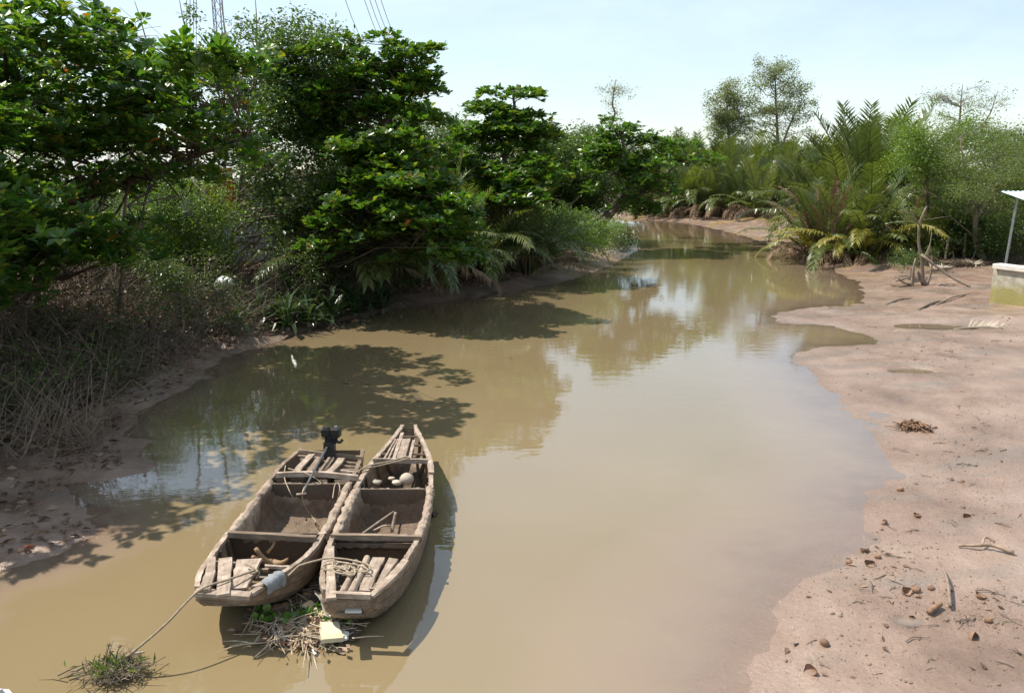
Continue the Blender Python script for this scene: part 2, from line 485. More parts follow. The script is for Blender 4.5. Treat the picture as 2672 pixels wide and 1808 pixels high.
# water
def water_material(name, ripple=1.0):
    m, n, l, out = new_mat(name)
    at = n.new('ShaderNodeAttribute'); at.attribute_name = 'depth'
    ex = n.new('ShaderNodeMath'); ex.operation = 'MULTIPLY'; ex.inputs[1].default_value = -30.0
    l.new(at.outputs['Fac'], ex.inputs[0])
    e2 = n.new('ShaderNodeMath'); e2.operation = 'EXPONENT'; l.new(ex.outputs[0], e2.inputs[0])
    cl = noise(n, l, .12, 3, .5, coord='World')
    rp = ramp(n, [(.35, (.222, .165, .086)), (.65, (.250, .190, .108))])
    l.new(cl.outputs['Fac'], rp.inputs['Fac'])
    df = n.new('ShaderNodeBsdfDiffuse')
    # thin water over the silt carries more of the pinkish bottom colour
    sh = n.new('ShaderNodeMapRange'); sh.inputs['From Min'].default_value = .0; sh.inputs['From Max'].default_value = .11
    l.new(at.outputs['Fac'], sh.inputs['Value'])
    sm = n.new('ShaderNodeMixRGB'); sm.inputs['Color1'].default_value = (.34, .245, .185, 1)
    l.new(sh.outputs[0], sm.inputs['Fac']); l.new(rp.outputs['Color'], sm.inputs['Color2'])
    l.new(sm.outputs['Color'], df.inputs['Color'])
    tr = n.new('ShaderNodeBsdfTransparent'); tr.inputs['Color'].default_value = (.97, .93, .86, 1)
    mi = n.new('ShaderNodeMixShader')
    l.new(e2.outputs[0], mi.inputs['Fac']); l.new(df.outputs[0], mi.inputs[1]); l.new(tr.outputs[0], mi.inputs[2])
    gl = n.new('ShaderNodeBsdfGlossy'); gl.inputs['Roughness'].default_value = .02
    lw = n.new('ShaderNodeLayerWeight'); lw.inputs['Blend'].default_value = .5
    pw = n.new('ShaderNodeMath'); pw.operation = 'POWER'; pw.inputs[1].default_value = 3.6
    l.new(lw.outputs['Facing'], pw.inputs[0])
    fr = n.new('ShaderNodeMath'); fr.operation = 'MULTIPLY_ADD'; fr.inputs[1].default_value = .91; fr.inputs[2].default_value = .09
    l.new(pw.outputs[0], fr.inputs[0])
    b1 = noise(n, l, 2.4, 3, .5, coord='World', stretch=(.8, 1.5, 1))
    b2 = noise(n, l, 13, 3, .5, coord='World', stretch=(.7, 1.6, 1))
    # breeze patches: ripples come and go over the surface
    pz = noise(n, l, .35, 3, .5, coord='World')
    pr = ramp(n, [(.42, .12), (.66, 1.0)])
    l.new(pz.outputs['Fac'], pr.inputs['Fac'])
    mu = n.new('ShaderNodeMath'); mu.operation = 'MULTIPLY'
    l.new(b2.outputs['Fac'], mu.inputs[0]); l.new(pr.outputs['Color'], mu.inputs[1])
    ad = n.new('ShaderNodeMath'); ad.operation = 'MULTIPLY_ADD'; ad.inputs[1].default_value = .30
    l.new(mu.outputs[0], ad.inputs[0]); l.new(b1.outputs['Fac'], ad.inputs[2])
    b = bump(n, l, ad.outputs[0], .085 * ripple, .03)
    l.new(b.outputs[0], gl.inputs['Normal']); l.new(b.outputs[0], lw.inputs['Normal'])
    m2 = n.new('ShaderNodeMixShader')
    l.new(fr.outputs[0], m2.inputs['Fac']); l.new(mi.outputs[0], m2.inputs[1]); l.new(gl.outputs[0], m2.inputs[2])
    l.new(m2.outputs[0], out.inputs['Surface'])
    return m
M['water'] = water_material('muddy creek water')
wz = -gh
wet_face = (wz[gf] > -.03).any(1) & (gy[gf].max(1) < 92) & (gsd[gf].min(1) < 1.2)
used = np.unique(gf[wet_face]); remap = np.full(len(gx), -1); remap[used] = np.arange(len(used))
wo_ = link(bpy.data.objects.new('water', np_mesh('water', np.stack([gx[used], gy[used], np.zeros(len(used))], 1), [remap[gf[wet_face]]], M['water'], True, vattr={'depth': np.maximum(wz[used], 0)})))
tag(wo_, kind='structure')
for (px, py, rx, ry, z) in PUDDLES[:3]:
    a = np.arange(40) / 40 * 2 * math.pi
    rr = 1.05
    pv = np.stack([px + rx * rr * np.cos(a), py + ry * rr * np.sin(a), np.full(40, z)], 1)
    pv = np.vstack([pv, [[px, py, z]]])
    k = np.arange(40)
    dep = np.concatenate([np.zeros(40), [.045]])
    pd = np.maximum(z - ground(pv[:, 0], pv[:, 1]), 0)
    p_ = link(bpy.data.objects.new('puddle', np_mesh('puddle', pv, [np.stack([k, (k + 1) % 40, np.full(40, 40)], 1)], M['water'], True, vattr={'depth': pd})))
    tag(p_, kind='structure')
# ------------------------------------------------------------------ plants: leaves, trees, palms
T_ALM = (np.array([[0, 0, 0], [.4, -.32, .05], [.4, 0, 0], [.4, .32, .05], [.76, -.5, .08], [.76, 0, .03], [.76, .5, .08], [1, 0, -.02]]),
         np.array([[0, 2, 1], [0, 3, 2], [4, 5, 7], [5, 6, 7]]), np.array([[1, 2, 5, 4], [2, 3, 6, 5]]))
T_SML = (np.array([[0, 0, 0], [.5, -.5, .10], [.5, .5, .10], [1, 0, -.03]]), np.array([[0, 2, 3], [0, 3, 1]]), np.zeros((0, 4), int))
T_STRAP = (np.array([[0, -.35, 0], [0, .35, 0], [.4, -.5, .16], [.4, .5, .16], [.75, -.42, .12], [.75, .42, .12], [1, 0, -.12]]),
           np.array([[4, 5, 6]]), np.array([[0, 1, 3, 2], [2, 3, 5, 4]]))
def nrmz(a):
    return a / (np.linalg.norm(a, axis=-1, keepdims=True) + 1e-9)
def leaf_arrays(pos, axis, nrm, L, W, tmpl):
    axis = nrmz(axis)
    side = nrmz(np.cross(nrm, axis)); nn = np.cross(axis, side)
    t, f3, f4 = tmpl
    L = np.asarray(L)[:, None, None]; W = np.asarray(W)[:, None, None]
    v = pos[:, None] + L * t[None, :, 0:1] * axis[:, None] + W * t[None, :, 1:2] * side[:, None] + L * t[None, :, 2:3] * nn[:, None]
    k = len(t); off = np.arange(len(pos))[:, None, None] * k
    return v.reshape(-1, 3), (f3[None] + off).reshape(-1, 3), (f4[None] + off).reshape(-1, 4) if len(f4) else None
def put_leaves(mb, pos, axis, nrm, L, W, tmpl, rv):
    v, f3, f4 = leaf_arrays(pos, axis, nrm, L, W, tmpl)
    n = len(pos)
    # same random value on all faces of a leaf
    mb.v.append(v)
    mb.f3.append(f3 + mb.n); mb.r3.append(np.repeat(rv, len(tmpl[1])))
    if f4 is not None:
        mb.f4.append(f4 + mb.n); mb.r4.append(np.repeat(rv, len(tmpl[2])))
    mb.n += len(v)
def rosette_arrays(centers, nleaf, L, g, tilt=(.05, .65), flat=.35):
    """rosettes of leaves round each centre"""
    n = len(centers)
    az = (np.arange(nleaf)[None] / nleaf * 2 * math.pi + g.uniform(0, 6.3, (n, 1)) + g.normal(0, .25, (n, nleaf)))
    tl = g.uniform(tilt[0], tilt[1], (n, nleaf))
    tip = nrmz(np.stack([g.normal(0, flat, n), g.normal(0, flat, n), np.ones(n)], 1))       # rosette's own axis
    ref = nrmz(np.cross(tip, np.array([[1.0, .3, 0]]))); ref2 = np.cross(tip, ref)
    ax = (np.cos(az)[..., None] * ref[:, None] + np.sin(az)[..., None] * ref2[:, None]) * np.cos(tl)[..., None] + np.sin(tl)[..., None] * tip[:, None]
    nr = tip[:, None] - ax * (ax * tip[:, None]).sum(-1, keepdims=True) + g.normal(0, .12, (n, nleaf, 3))
    pos = np.repeat(centers[:, None], nleaf, 1) + ax * .02
    ll = L * g.uniform(.45, 1.2, (n, nleaf)) * g.uniform(.75, 1.2, (n, 1))
    return pos.reshape(-1, 3), ax.reshape(-1, 3), nr.reshape(-1, 3), ll.ravel()

def make_rosette_mesh(L, seed, mat, nleaf=10):
    g = np.random.default_rng(seed)
    mb = MB()
    p, a, nr, ll = rosette_arrays(np.zeros((1, 3)), nleaf, L, g, flat=.1)
    put_leaves(mb, p, a, nr, ll, ll * .56, T_ALM, g.uniform(0, .93, nleaf) ** 1.1)
    return mb.mesh('leaf_rosette', mat)

def limb(mb, a, b, r0, r1, g, sag=.12, seg=6, sides=5):
    a, b = np.asarray(a, float), np.asarray(b, float)
    L = np.linalg.norm(b - a)
    t = np.linspace(0, 1, seg)[:, None]
    p = a * (1 - t) + b * t
    w = g.normal(0, .05 * L, (seg, 3)); w[0] = 0; w[-1] = 0
    p = p + w + np.array([0, 0, 1.0]) * sag * L * (t * (1 - t)) * 2
    mb.tube(p, np.linspace(r0, r1, seg), sides, cap=False)
    return p

def clump_tree(name, label, cat, base, trunks, clumps, leaf='small', n=120, size=.09, mat='smallleaf', bark='bark', seed=1, group=None,
               aspect=.5, split=True, flat=.6, twigs=5, rsplit=0, rmat='almond', limb_r=.035):
    """trunks: list of polylines (x,y,z,r); clumps: (x,y,z,rx,rz); leaves fill the clumps with gaps between"""
    g = np.random.default_rng(seed)
    base = np.asarray(base, float)
    root = empty(name, base)
    tag(root, label, cat, group)
    trunks = [np.asarray(t, float) for t in trunks]
    for t in trunks:
        mb = MB()
        k = max(8, len(t) * 4)
        pts = curve(t[:, :3], k); rad = np.interp(np.linspace(0, 1, k), np.linspace(0, 1, len(t)), t[:, 3])
        pts[1:-1, :2] += g.normal(0, .012, (k - 2, 2))
        mb.tube(pts - base, rad, 8)
        mb.build('trunk', M[bark], root, True)
    lv = MB(); far = MB(); ros = []
    for ci, c in enumerate(clumps):
        cx, cy, cz, rx, rz = c
        cc = np.array([cx, cy, cz])
        # limb from the nearest trunk
        best, bp, br = 1e9, None, .05
        for t in trunks:
            tp = curve(t[:, :3], 24); tr = np.interp(np.linspace(0, 1, 24), np.linspace(0, 1, len(t)), t[:, 3])
            hd = np.linalg.norm(tp[:, :2] - cc[:2], axis=1)
            cost = hd + np.abs(tp[:, 2] - (cz - .35 * hd)) * 1.4
            k = int(cost.argmin())
            if cost[k] < best: best, bp, br = cost[k], tp[k], tr[k]
        mb = MB() if split else far
        L = np.linalg.norm(cc - bp)
        r0 = min(br * .55, limb_r * (.6 + .25 * L))
        p = limb(mb, bp - base, cc - base, r0, r0 * .3, g, .10)
        for q in range(twigs):
            e = cc - base + np.array([*(g.normal(0, .55, 2) * rx), g.uniform(-.3, .6) * rz])
            limb(mb, p[g.integers(2, 6)], e, r0 * .28, .004, g, .1, 4, 3)
        if split: mb.build('branch', M[bark], root, True)
        if leaf == 'almond':
            nr_ = max(3, int(1.5 * n * (rx ** 2)))
            rad = np.sqrt(g.uniform(0, 1, nr_)) * rx; az = g.uniform(0, 6.283, nr_)
            z = g.normal(0, .35, nr_) * rz - (rad / rx) ** 2 * rz * .35
            ctr = np.stack([cx + rad * np.cos(az), cy + rad * np.sin(az), cz + z], 1) - base
            ros.append(ctr)
        else:
            m = int(3.8 * n * rx * rx * max(rz / rx, .35))
            d = nrmz(g.normal(0, 1, (m, 3)))
            rr = g.uniform(0, 1, (m, 1)) ** .45
            # ragged: several sub-tufts
            tuft = g.normal(0, 1, (7, 3)) * .5
            pos = d * rr * .75 + tuft[g.integers(0, 7, m)] * .75
            pos *= np.array([rx, rx, rz])
            ax = nrmz(g.normal(0, 1, (m, 3)) * np.array([1, 1, .55]) + d * .5 + np.array([0, 0, -.15]))
            nr = nrmz(g.normal(0, flat, (m, 3)) + np.array([0, 0, 1.0]))
            ll = size * g.uniform(.55, 1.25, m)
            put_leaves(lv, pos + cc - base, ax, nr, ll, ll * aspect, T_SML, g.uniform(0, 1, m))
    if leaf == 'almond':
        ctr = np.vstack(ros)
        if rsplit:
            d = np.linalg.norm(ctr + base - np.array([0, 0, CAM_H]), axis=1)
            order = np.argsort(d + g.uniform(0, 4, len(d)))
            pick, ctr = ctr[order[:rsplit]], ctr[order[rsplit:]]
            ms = ROSETTES[size] if size in ROSETTES else ROSETTES.setdefault(size, [make_rosette_mesh(size, 40 + q, M[rmat], 8 + q % 4) for q in range(6)])
            for q, pc in enumerate(pick):
                lobj('leaf_rosette', ms[q % 6], root, pc, (g.normal(0, .35), g.normal(0, .35), g.uniform(0, 6.28)), g.uniform(.75, 1.15))
        p, a, nr, ll = rosette_arrays(ctr, 9, size, g)
        rv = np.clip(np.repeat(g.uniform(-.15, .12, len(ctr)), 9) + g.uniform(0, 1, len(p)) ** 1.1, 0, .955)
        old = g.uniform(0, 1, len(p)) < .008
        rv[old] = g.uniform(.98, 1, old.sum())
        put_leaves(lv, p, a, nr, ll, ll * .58, T_ALM if rsplit else T_SML, rv)
    o = lv.build('crown', M[mat], root)
    o['kind'] = 'stuff'
    if not split and far.n:
        far.build('limbs', M[bark], root, True)
    return root
ROSETTES = {}

def fill(rects, g, per=1.0):
    """rects of (vx0,vx1,vy0,vy1,Y0,Y1,count,rx,rz) -> clump list in the place"""
    out = []
    for (x0, x1, y0, y1, Y0, Y1, cnt, rx, rz) in rects:
        g = np.random.default_rng(int(abs(x0 * 3.1 + x1 * 7.3 + y0 * 13.7 + y1 * 17.1 + Y0 * 101 + cnt)))
        for k in range(int(cnt * per)):
            p = V(g.uniform(x0, x1), g.uniform(y0, y1), g.uniform(Y0, Y1))
            s = g.uniform(.75, 1.25)
            out.append((*p, rx * s, rz * s))
    return out
def gb(x, y):
    return np.array([x, y, gz(x, y) - .03])

# ---- palm fronds
def frond_mesh(name, mat, L, bend, seed, nl=54, leaflen=.85, up=.9, droop=.35, start=.22, stem=.045, ragged=0.0, wm=1.0):
    """one pinnate frond rising from the origin, arching over +X"""
    g = np.random.default_rng(seed)
    n = 22
    s = np.linspace(0, 1, n)
    ang = up - bend * s ** 1.6            # elevation of the rachis along its length
    dx, dz = np.cos(ang) * L / (n - 1), np.sin(ang) * L / (n - 1)
    x = np.concatenate([[0], np.cumsum(dx[:-1])]); z = np.concatenate([[0], np.cumsum(dz[:-1])])
    y = np.sin(s * 2.2 + seed) * .03 * L * s
    p = np.stack([x, y, z], 1)
    mb = MB()
    mb.tube(p, stem * (1 - .85 * s) + .004, 5, .35, True)
    t = np.gradient(p, axis=0); t = nrmz(t)
    for k in range(nl):
        u = start + (1 - start) * (k + .5) / nl
        for sd in (-1, 1):
            if ragged and g.uniform() < ragged: continue
            uu = np.clip(u + g.normal(0, .006), 0, 1)
            i = uu * (n - 1); i0 = min(int(i), n - 2); f = i - i0
            o = p[i0] * (1 - f) + p[i0 + 1] * f; tt = t[i0]
            side = np.array([0, sd, 0.0]); nn = nrmz(np.cross(tt, np.array([0, 1.0, 0])))
            if nn[2] < 0 and ang[i0] > -1: nn = nn * np.sign(nn[2] + 1e-6)
            prof = math.sin(min(1, .35 + .75 * (1 - u)) * 1.5) * (1 if u < .9 else .8)
            ll = leaflen * prof * g.uniform(.85, 1.1)
            d = nrmz(tt * (.55 + .5 * u) + side * .85 + nn * (.30 + g.normal(0, .12)))
            w = .024 * wm * (L / 4.5) ** .5 * g.uniform(.8, 1.2)
            wv = nrmz(np.cross(d, nn)) * w
            a = o + d * ll * .45
            dr = np.array([0, 0, -1.0])
            b = o + d * ll * (1 - droop * .3) + dr * ll * droop * g.uniform(.6, 1.4)
            a2 = a + dr * ll * droop * .22
            v = [o - wv * .5, o + wv * .5, a2 - wv, a2 + wv, b]
            mb.add(v, [[2, 3, 4]], [[0, 1, 3, 2]], float(np.clip(g.normal(.45, .2), 0, 1)))
    return mb.mesh(name, M[mat])
FR = {'up': [frond_mesh('frond', 'frond', 4.6, b, 100 + i, up=1.45, leaflen=1.05, droop=.16) for i, b in enumerate((.35, .55, .8, 1.1))],
      'arch': [frond_mesh('frond', 'frond', 4.2, b, 120 + i, up=1.15, droop=.45) for i, b in enumerate((1.3, 1.7, 2.1))],
      'yellow': [frond_mesh('frond', 'frond_yellow', 3.6, b, 140 + i, up=1.0, droop=.4, nl=52, leaflen=.75) for i, b in enumerate((1.2, 1.6, 2.0))],
      'dead': [frond_mesh('dead_frond', 'frond_dead', 3.6, b, 160 + i, up=.9, droop=.75, ragged=.25, leaflen=.7) for i, b in enumerate((2.2, 2.7, 1.6))],
      'fallen': [frond_mesh('fallen_frond', 'frond_bleached', 1.7, .35, 200, up=.16, droop=.06, nl=13, leaflen=.6, ragged=.1, wm=2.2, stem=.03), frond_mesh('fallen_frond', 'frond_dead', 1.9, .3, 201, up=.14, droop=.1, nl=15, leaflen=.6, ragged=.2, wm=2.0, stem=.03)],
      'brown': [frond_mesh('dead_frond', 'frond_dead', 4.0, b, 180 + i, up=1.35, droop=.5, ragged=.3, leaflen=.6) for i, b in enumerate((.5, .9))]}
def palm(loc, label, mix, seed, group=None, scale=1.0, name='nipa_palm', spread=.5, stems=True, cat='palm'):
    """mix: list of (kind, count, lean, scale)"""
    g = np.random.default_rng(seed)
    root = empty(name, loc, g.uniform(0, 6.28))
    tag(root, label, cat, group)
    k = 0
    tot = sum(m[1] for m in mix)
    for kind, cnt, lean, sc in mix:
        for q in range(cnt):
            az = k * 2.39996 + g.normal(0, .2); k += 1
            ms = FR[kind]
            r = spread * g.uniform(.2, 1) * scale
            nm = 'dead_frond' if kind in ('dead', 'brown') else 'frond'
            lobj(nm, ms[q % len(ms)], root, (math.cos(az) * r * .6, math.sin(az) * r * .6, -.05), (0, g.normal(lean, .12), az), scale * sc * g.uniform(.82, 1.15))
    if stems:
        for q in range(8):
            mb = MB()
            a = g.uniform(0, 6.28); r = g.uniform(.1, .4) * scale
            h = g.uniform(.8, 2.6) * scale
            mb.tube([(math.cos(a) * r, math.sin(a) * r, -.1), (math.cos(a) * r * 1.2, math.sin(a) * r * 1.2, h * .5), (math.cos(a) * r * 1.5, math.sin(a) * r * 1.5, h)], [.09 * scale, .07 * scale, .045 * scale], 6)
            mb.build('leaf_base', M['bark'], root, True)
    return root
# ------------------------------------------------------------------ left bank trees
g = np.random.default_rng(5)
b = gb(-12.6, 19.5)
cl = fill([(-60, 330, 95, 260, 15, 20, 15, .9, .28), (60, 560, 110, 330, 16, 21, 24, .9, .28), (-60, 420, 250, 430, 15, 20, 17, .9, .28), (-420, -40, 60, 480, 14.5, 19, 22, 1.0, .34),
           (250, 600, 250, 420, 17, 21, 11, .75, .26), (-40, 300, 10, 100, 15, 17.5, 8, .75, .28), (-60, 340, 500, 590, 14.5, 17, 15, .75, .2), (330, 620, 120, 210, 17, 20, 8, .6, .22), (340, 570, 100, 160, 14.8, 16.4, 8, .75, .24)], g)
clump_tree('almond_tree', 'broad tropical almond tree with large leaves, a few turning red, over the litter bank', 'tree', b,
           [[(*b, .24), (b[0] + .2, b[1] - .2, 3.2, .2), (b[0] + .5, b[1] - .6, 5.6, .15), (b[0] + .4, b[1] - 1.0, 8.3, .06)],
            [(b[0] + .1, b[1] - .1, 1.9, .16), (b[0] + 1.7, b[1] - .6, 3.4, .12), (b[0] + 4.6, b[1] - .9, 4.5, .07), (b[0] + 6.6, b[1] - 1.0, 5.2, .03)]],
           cl, 'almond', 26, .225, 'almond', 'bark', 2, rsplit=260)
# slim small-leaved tree with several stems
b = gb(-10.6, 26.5)
cl = fill([(520, 760, 60, 220, 25, 29, 30, .75, .55), (530, 730, 200, 420, 25, 29, 30, .75, .55), (560, 800, 400, 580, 24.5, 27, 20, .65, .5), (420, 560, 30, 120, 26, 28, 3, .5, .4)], g)
clump_tree('slender_tree', 'slender many-stemmed tree with small leaves standing in front of the pale metal shed', 'tree', b,
           [[(*(b + np.array([dx, dy, 0])), .07), (b[0] + dx * 1.4 + .3, b[1] + dy, 4.4, .055), (b[0] + dx * 2 + .3, b[1] + dy, 7.2, .035), (b[0] + dx * 2.4, b[1] + dy, 9.6, .012)] for dx, dy in ((-.5, .1), (.15, -.3), (.6, .3), (1.1, -.1))],
           cl, 'small', 210, .15, 'smallleaf', 'bark_pale', 3)
# leaning almond over the water
b = gb(-7.6, 26.5)
tr = [(*b, .22), (*V(715, 500, 26.0), .19), (*V(845, 350, 25.6), .14), (*V(900, 210, 26), .09), (*V(915, 90, 26.2), .03)]
cl = fill([(790, 930, 75, 130, 25.5, 27, 5, .6, .2), (850, 1000, 100, 170, 25, 27, 7, .62, .2), (720, 960, 150, 260, 25, 27.5, 24, .75, .34), (650, 830, 180, 340, 26, 28.5, 18, .75, .4), (900, 1010, 240, 330, 25, 28, 10, .7, .32), (930, 1010, 190, 220, 25, 26, 3, .42, .12), (950, 1020, 108, 130, 25, 26, 3, .36, .12),
           (760, 1000, 300, 420, 23.5, 27, 26, .75, .36), (770, 1000, 420, 500, 23, 26, 13, .68, .28), (700, 860, 380, 560, 23, 25.5, 14, .7, .3), (840, 1050, 400, 520, 22.3, 25, 22, .75, .3), (870, 1060, 500, 590, 22.0, 25, 20, .62, .26), (620, 780, 95, 180, 25, 27, 6, .62, .24)], g)
clump_tree('almond_tree', 'tropical almond tree leaning over the water with tiered branches against the sky', 'tree', b, [tr], cl, 'almond', 44, .22, 'almond', 'bark', 4, rsplit=240, limb_r=.02)
# third almond
b = gb(-3.9, 33.5)
cl = fill([(1095, 1235, 205, 225, 33, 35, 5, .7, .2), (1090, 1250, 235, 265, 33, 35, 9, .75, .24), (1010, 1250, 270, 340, 32.5, 36, 24, .85, .42), (1000, 1250, 340, 460, 31.5, 35, 30, .85, .45), (1080, 1210, 430, 500, 30.5, 33, 8, .7, .3)], g)
clump_tree('almond_tree', 'tropical almond tree with a flat tiered top beside the dark palm thicket', 'tree', b,
           [[(*b, .2), (*V(1120, 400, 34), .15), (*V(1165, 290, 34), .1), (*V(1165, 205, 34), .03)]], cl, 'almond', 42, .23, 'almond_far', 'bark', 5, split=True)
# fourth, at the bend
b = gb(4.1, 44)
cl = fill([(1380, 1440, 268, 300, 43, 45, 4, .7, .3), (1360, 1500, 300, 360, 42.5, 46, 13, .95, .4), (1345, 1520, 350, 430, 42, 46, 16, .95, .45), (1380, 1530, 420, 480, 42, 46, 12, .85, .4), (1490, 1620, 320, 370, 46, 50, 10, .9, .4)], g)
clump_tree('almond_tree', 'dense leafy almond tree on the point where the creek bends', 'tree', b,
           [[(*b, .2), (*V(1425, 430, 44), .15), (*V(1420, 350, 44), .09), (*V(1400, 280, 44), .03)], [(b[0], b[1], 1.5, .12), (*V(1480, 420, 45), .09), (*V(1560, 350, 47), .03)]],
           cl, 'almond', 34, .25, 'almond_far', 'bark', 6, split=True)
# low filler trees behind, left
for k, (vx, vy0, vy1, Y, w, mt, lab) in enumerate([
        (150, 300, 560, 27, 190, 'smallleaf', 'dark small-leaved tree behind the broad almond tree'),
        (380, 390, 600, 25, 120, 'freshleaf', 'fresh green shrub with fine leaves under the almond boughs'),
        (830, 260, 470, 33, 130, 'smallleaf', 'dark green tree between the two tiered almond trees'),
        (1000, 300, 470, 38, 120, 'smallleaf', 'dark bushy tree behind the leaning almond tree'),
        (1290, 330, 480, 50, 75, 'smallleaf', 'rounded bush behind the bare slender tree')]):
    p = V(vx, vy1, Y); b = gb(p[0], p[1])
    cl = fill([(vx - w, vx + w, vy0, vy1, Y - 1.5, Y + 2, 44, .95 * Y / 30, .8 * Y / 30)], g)
    clump_tree('bank_tree', lab, 'tree', b, [[(*b, .13), (b[0] + .2, b[1], (b[2] + V(vx, vy0, Y)[2]) / 2, .09), (*V(vx, vy0, Y), .03)]], cl, 'small', 210 * (30 / Y) ** 1.0, .12 * Y / 30, mt, 'bark', 60 + k)
# sparse slender tree
b = gb(3.4, 55)
cl = fill([(1362, 1430, 180, 230, 54, 56, 8, .55, .5), (1365, 1430, 230, 290, 54, 56, 6, .5, .4)], g)
clump_tree('slender_tree', 'thin sparse tree, nearly bare, rising above the almond crown at the bend', 'tree', b,
           [[(*b, .09), (*V(1386, 290, 55), .07), (*V(1390, 235, 55), .05), (*V(1398, 180, 55), .015)]], cl, 'small', 70, .12, 'paleleaf', 'bark_pale', 8, twigs=9)
# low bushes on the left bank near the bend
cl = fill([(1250, 1400, 490, 530, 36, 40, 14, .7, .5), (1240, 1420, 520, 570, 35, 39.5, 16, .6, .45)], g)
b = gb(1.2, 37.5)
clump_tree('creeper_bush', 'low bright green bush smothered in creeper above the ochre mud', 'bush', b, [[(*b, .06), (b[0] + .3, b[1], 1.8, .03)]], cl, 'small', 420, .11, 'freshleaf', 'bark', 9)
cl = fill([(1150, 1300, 500, 575, 31.5, 35.0, 18, .6, .4), (1390, 1432, 520, 560, 40, 45, 8, .6, .45)], g)
b = gb(.2, 34.5)
clump_tree('bank_bush', 'grey-green bush hanging to the mud next to the creeper bush', 'bush', b, [[(*b, .05), (b[0] + .2, b[1], 1.5, .03)]], cl, 'small', 330, .11, 'smallleaf', 'bark_pale', 10)
# dark palm thicket under the almonds
mixu = [('up', 6, .1, 1), ('arch', 11, .2, 1), ('dead', 4, .2, .85)]
for k, (x, y) in enumerate([(-4.6, 29.0), (-3.0, 30.2), (-1.4, 31.2), (-6.2, 28.5), (-.2, 34.0), (-5.6, 26.6), (-2.2, 30.0), (.6, 33.0), (-3.6, 28.3)]):
    palm(gb(x, y), 'dark nipa palm with arching fronds in the shade under the almond trees', mixu, 300 + k, 'nipa palms shaded under the almond trees', .92)
for k, (x, y) in enumerate([(-.6, 46), (1.2, 49), (-2.4, 44), (2.6, 53), (-4.5, 47)]):
    palm(gb(x, y), 'nipa palm with tall upright fronds behind the creeper bush', [('up', 9, .1, 1), ('arch', 4, .15, .9), ('dead', 2, .2, .8)], 320 + k, 'nipa palms behind the creeper bush', 1.15)

# ------------------------------------------------------------------ far bank
for k, (vx, Y, s) in enumerate([(1490, 77, 1.1), (1525, 74, 1.05), (1560, 74, 1.15), (1600, 72.5, 1.05), (1645, 71, 1.1), (1690, 69.5, 1.15), (1725, 67, 1.05), (1580, 80, 1.35), (1630, 80, 1.4), (1680, 78, 1.35), (1740, 76, 1.4), (1530, 83, 1.35), (1775, 73, 1.2)]):
    p = V(vx, 500, Y)
    front = k < 7
    palm(gb(p[0], Y), 'nipa palm with drooping frond skirts on the far mud bank' if front else 'nipa palm of the taller back row on the far bank',
         [('up', 8, .15, 1), ('arch', 10, .25, 1), ('dead', 9, .3, .95)] if front else [('up', 13, .14, 1), ('arch', 8, .25, 1)], 340 + k,
         'nipa palms along the far mud bank' if front else 'back row of nipa palms on the far bank', s * 1.15)
for k, (vx, vt, vb_, Y, w, lab, mt, per, tw) in enumerate([
        (1655, 175, 345, 84, 48, 'tall airy tree, smaller of the twin trees above the far palms', 'paleleaf', 85, 7),
        (1765, 142, 345, 86, 72, 'tallest airy tree with forked pale trunk above the far palms', 'paleleaf', 90, 7)]):
    p = V(vx, 470, Y); b = gb(p[0], Y)
    t = V(vx - 6, vt + 10, Y)
    cl = fill([(vx - w * .6, vx + w * .5, vt, vt + 60, Y - 2, Y + 2, 15, .9, .75), (vx - w, vx + w, vt + 45, vt + 130, Y - 2.5, Y + 2.5, 30, .95, .7), (vx - w * 1.1, vx + w * 1.15, vt + 90, vt + 165, Y - 2, Y + 2, 14, .75, .5)], g)
    trk = [[(*b, .2), (*V(vx, 330, Y), .17), (*V(vx - 4, (vt + 330) / 2, Y), .11), (*t, .03)]]
    if k == 1:
        trk.append([(*V(vx + 8, 345, Y), .13), (*V(vx + 25, 290, Y), .1), (*V(vx + 60, 220, Y), .04)])
    clump_tree('tall_tree', lab, 'tree', b, trk, cl, 'small', per, .21, mt, 'bark_pale', 20 + k, twigs=tw)
for k, (vx, w, vt, vb_, Y, mt, lab) in enumerate([
        (1330, 60, 320, 400, 82, 'smallleaf', 'dark treetop behind the bend beside the sparse tree'),
        (1600, 70, 335, 400, 92, 'smallleaf', 'dark bush line tree behind the far palms under the smaller twin tree'),
        (1710, 70, 345, 410, 90, 'smallleaf', 'dark bush behind the far palms under the tallest tree'),
        (1830, 60, 340, 420, 88, 'lightleaf', 'olive bush where the far palms meet the palm clump'),
        (1470, 70, 345, 420, 88, 'smallleaf', 'dark tree behind the palms at the head of the creek'),
        (1240, 60, 330, 420, 66, 'smallleaf', 'dark tree behind the flat-topped almond')]):
    p = V(vx, vb_, Y); b = gb(p[0], Y)
    cl = fill([(vx - w, vx + w, vt, vb_, Y - 2, Y + 3, 20, 1.5, 1.3)], g)
    clump_tree('far_tree', lab, 'tree', b, [[(*b, .16), (*V(vx, vb_, Y), .12), (*V(vx, vt, Y), .04)]], cl, 'small', 150, .26, mt, 'bark', 30 + k, split=False)

